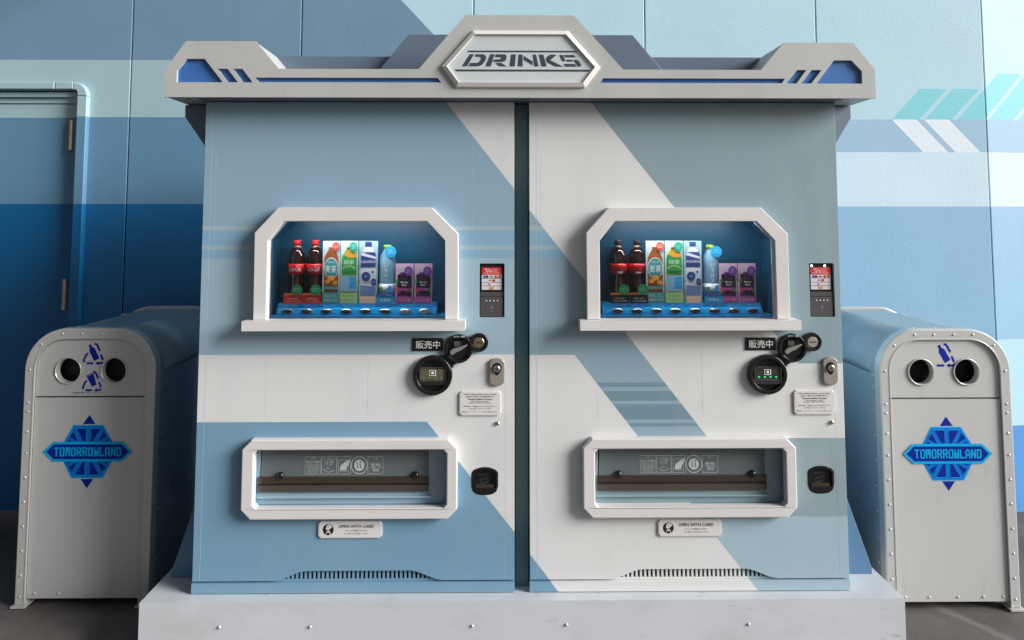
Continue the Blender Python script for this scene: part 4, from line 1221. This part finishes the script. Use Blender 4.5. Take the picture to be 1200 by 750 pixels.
    for rx in (-0.19, -0.095, 0.02, 0.12, 0.20):
        instance(RV['m'], t, (rx, 0.008, 0.052))
    if 's' not in RV:
        bm = lathe(B(), [(0.0045, 0), (0.0038, 0.002), (0.0015, 0.0035)], n=8)
        RV['s'] = put('shell_rivet', bm, M['rivet_metal'], t, True, (0, 0.065, TOP - .0035))
    else:
        instance(RV['s'], t, (0, 0.065, TOP - .0035))
    for rx in (-0.09, 0.09):
        instance(RV['s'], t, (rx, 0.065, TOP - .0035))
    for sx in (-1, 1):
        for z in (0.90, 0.85, 0.76, 0.66, 0.56, 0.46, 0.36, 0.26, 0.16, 0.08):
            c = instance(RV['s'], t, (sx * (HW - .0035), 0.065, z))
            c.rotation_euler = (0, R(90) * sx, 0)
    # emblem: winged six-sided badge with a name band
    ex, ez, K = 0.0, 0.604, 1 / 7.5 / 286
    def em(pts): return [(ex + (u - 460) * K, ez - (v_ - 393) * K) for u, v_ in pts]
    y0 = 0.008
    def hexs(d): return [(325 + d, 168 + d), (585 - d, 168 + d), (668 - d * .6, 308), (700 - d * 1.15, 393), (668 - d * .6, 478), (595 - d, 618 - d), (325 + d, 618 - d), (252 + d * .6, 478), (220 + d * 1.15, 393), (252 + d * .6, 308)]
    sheets('emblem_point', [em([(460, 82), (516, 162), (404, 162)]), em([(460, 704), (516, 624), (404, 624)])], M['emblem_navy'], t, y0)
    sheet('emblem_outline', [em(hexs(0))], M['emblem_cyan'], t, y0 - .0006)
    sheet('emblem_field', [em(hexs(9))], M['emblem_blue'], t, y0 - .0012)
    tri, edge = [], []
    for sy in (1, -1):
        def fy(v_): return 393 - sy * (393 - v_)
        for sx in (1, -1):
            def fx(u): return 460 + sx * (460 - u)
            for pts in ([(354, 197), (440, 197), (440, 308), (420, 308)], [(330, 222), (376, 308), (296, 266)], [(296, 290), (314, 308), (284, 308)]):
                pp = [(fx(u), fy(v_)) for u, v_ in pts]
                edge.append(em([((u - sum(q[0] for q in pp) / len(pp)) * 1.16 + sum(q[0] for q in pp) / len(pp), (v_ - sum(q[1] for q in pp) / len(pp)) * 1.12 + sum(q[1] for q in pp) / len(pp)) for u, v_ in pp]))
                tri.append(em(pp))
    sheets('emblem_ray_edge', edge, M['emblem_cyan'], t, y0 - .0018)
    sheets('emblem_ray', tri, M['emblem_navy'], t, y0 - .0024)
    sheet('name_band_edge', [em([(75, 393), (162, 310), (758, 310), (845, 393), (758, 476), (162, 476)])], M['emblem_cyan'], t, y0 - .0030)
    sheet('name_band', [em([(105, 393), (170, 331), (750, 331), (815, 393), (750, 455), (170, 455)])], M['emblem_navy'], t, y0 - .0036)
    GL = {'T': [[(0, 1), (1, 1)], [(.5, 1), (.5, 0)]], 'O': [[(.5, 1), (.15, 1), (0, .85), (0, .15), (.15, 0), (.85, 0), (1, .15), (1, .85), (.85, 1), (.5, 1)]],
          'M': [[(0, 0), (0, 1), (1, 1), (1, 0)], [(.5, 1), (.5, .45)]], 'R': [[(0, 0), (0, 1), (.85, 1), (1, .88), (1, .62), (.85, .5), (0, .5)], [(.5, .5), (1, 0)]],
          'W': [[(0, 1), (0, 0), (1, 0), (1, 1)], [(.5, 0), (.5, .6)]], 'L': [[(0, 1), (0, 0), (1, 0)]], 'A': [[(0, 0), (0, .7), (.35, 1), (.65, 1), (1, .7), (1, 0)], [(0, .38), (1, .38)]],
          'N': [[(0, 0), (0, 1)], [(0, 1), (1, 0)], [(1, 0), (1, 1)]], 'D': [[(0, 0), (0, 1), (.8, 1), (1, .8), (1, .2), (.8, 0), (0, 0)]]}
    word = 'TOMORROWLAND'
    pitch = 585 * K / 12
    for k, ch_ in enumerate(word):
        lb_ = B()
        gx, gw, gh, sw = ex - 292 * K + pitch * (k + .2), pitch * .60, 64 * K, 11.5 * K
        for q, pl in enumerate(GL[ch_]):
            pp = [(gx + u * gw, ez - gh / 2 + v_ * gh) for u, v_ in pl]
            for a_, b_ in zip(pp, pp[1:]):
                d_ = (Vector(b_) - Vector(a_)).normalized() * sw * .45
                prism(lb_, stroke([tuple(Vector(a_) - d_), tuple(Vector(b_) + d_)], sw), y0 - .0044 - .00003 * len(lb_.faces), y0 - .0038)
        put('name_letter', lb_, M['emblem_cyan'], t)
    # recycling marks
    def mark(cx, cz, sc, kind, part):
        polys = []
        def T(pts, rot=0.0):
            ca, sa = math.cos(rot), math.sin(rot)
            return [(cx + sc * (p[0] * ca - p[1] * sa), cz + sc * (p[0] * sa + p[1] * ca)) for p in pts]
        if kind == 'bottle':
            polys.append(T([(-.13, -.40), (.13, -.40), (.145, -.36), (.145, -.12), (.125, -.10), (.145, -.07), (.145, .14), (.06, .26), (.055, .32), (.07, .32), (.07, .40), (-.07, .40), (-.07, .32), (-.055, .32), (-.06, .26), (-.145, .14), (-.145, -.07), (-.125, -.10), (-.145, -.12), (-.145, -.36)], R(28)))
        else:
            polys.append(T([(-.12, -.32), (.12, -.32), (.19, .24), (-.19, .24)], R(24)))
            polys.append(T([(-.21, .26), (.21, .26), (.21, .31), (-.21, .31)], R(24)))
        w = .10
        # right upper curved arrow, right lower bar, foot arrow, foot bar, left arrow
        arr = []
        arr.append(stroke([(.04, .40), (.13, .38), (.20, .30), (.26, .18)], w)); arr.append([(.17, .20), (.36, .16), (.31, .005)])
        arr.append(stroke([(.36, -.12), (.43, -.26), (.47, -.38)], w))
        arr.append(stroke([(.48, -.46), (.40, -.52), (.25, -.52)], w)); arr.append([(.27, -.42), (.27, -.62), (.12, -.52)])
        arr.append(stroke([(-.30, -.52), (.02, -.52)], w))
        if not part:
            arr.append(stroke([(-.40, -.48), (-.44, -.38), (-.38, -.24), (-.33, -.15)], w)); arr.append([(-.44, -.14), (-.24, -.14), (-.24, .005)])
        for a in arr: polys.append(T(a))
        sheets('recycling_mark', polys, M['emblem_navy'], t, 0.010)
    if cup:
        mark(0.004, 0.998, 0.085, 'bottle', False)
        mark(0.003, 0.888, 0.080, 'cup', False)
        text('recycling_text', 'ALUMINUM CUPS アルミカップ', M['emblem_navy'], t, -0.008, 0.8365, 0.010, w=0.142, h=0.0085, bold=.004)
    else:
        mark(0.000, 0.998, 0.092, 'bottle', True)
    return t

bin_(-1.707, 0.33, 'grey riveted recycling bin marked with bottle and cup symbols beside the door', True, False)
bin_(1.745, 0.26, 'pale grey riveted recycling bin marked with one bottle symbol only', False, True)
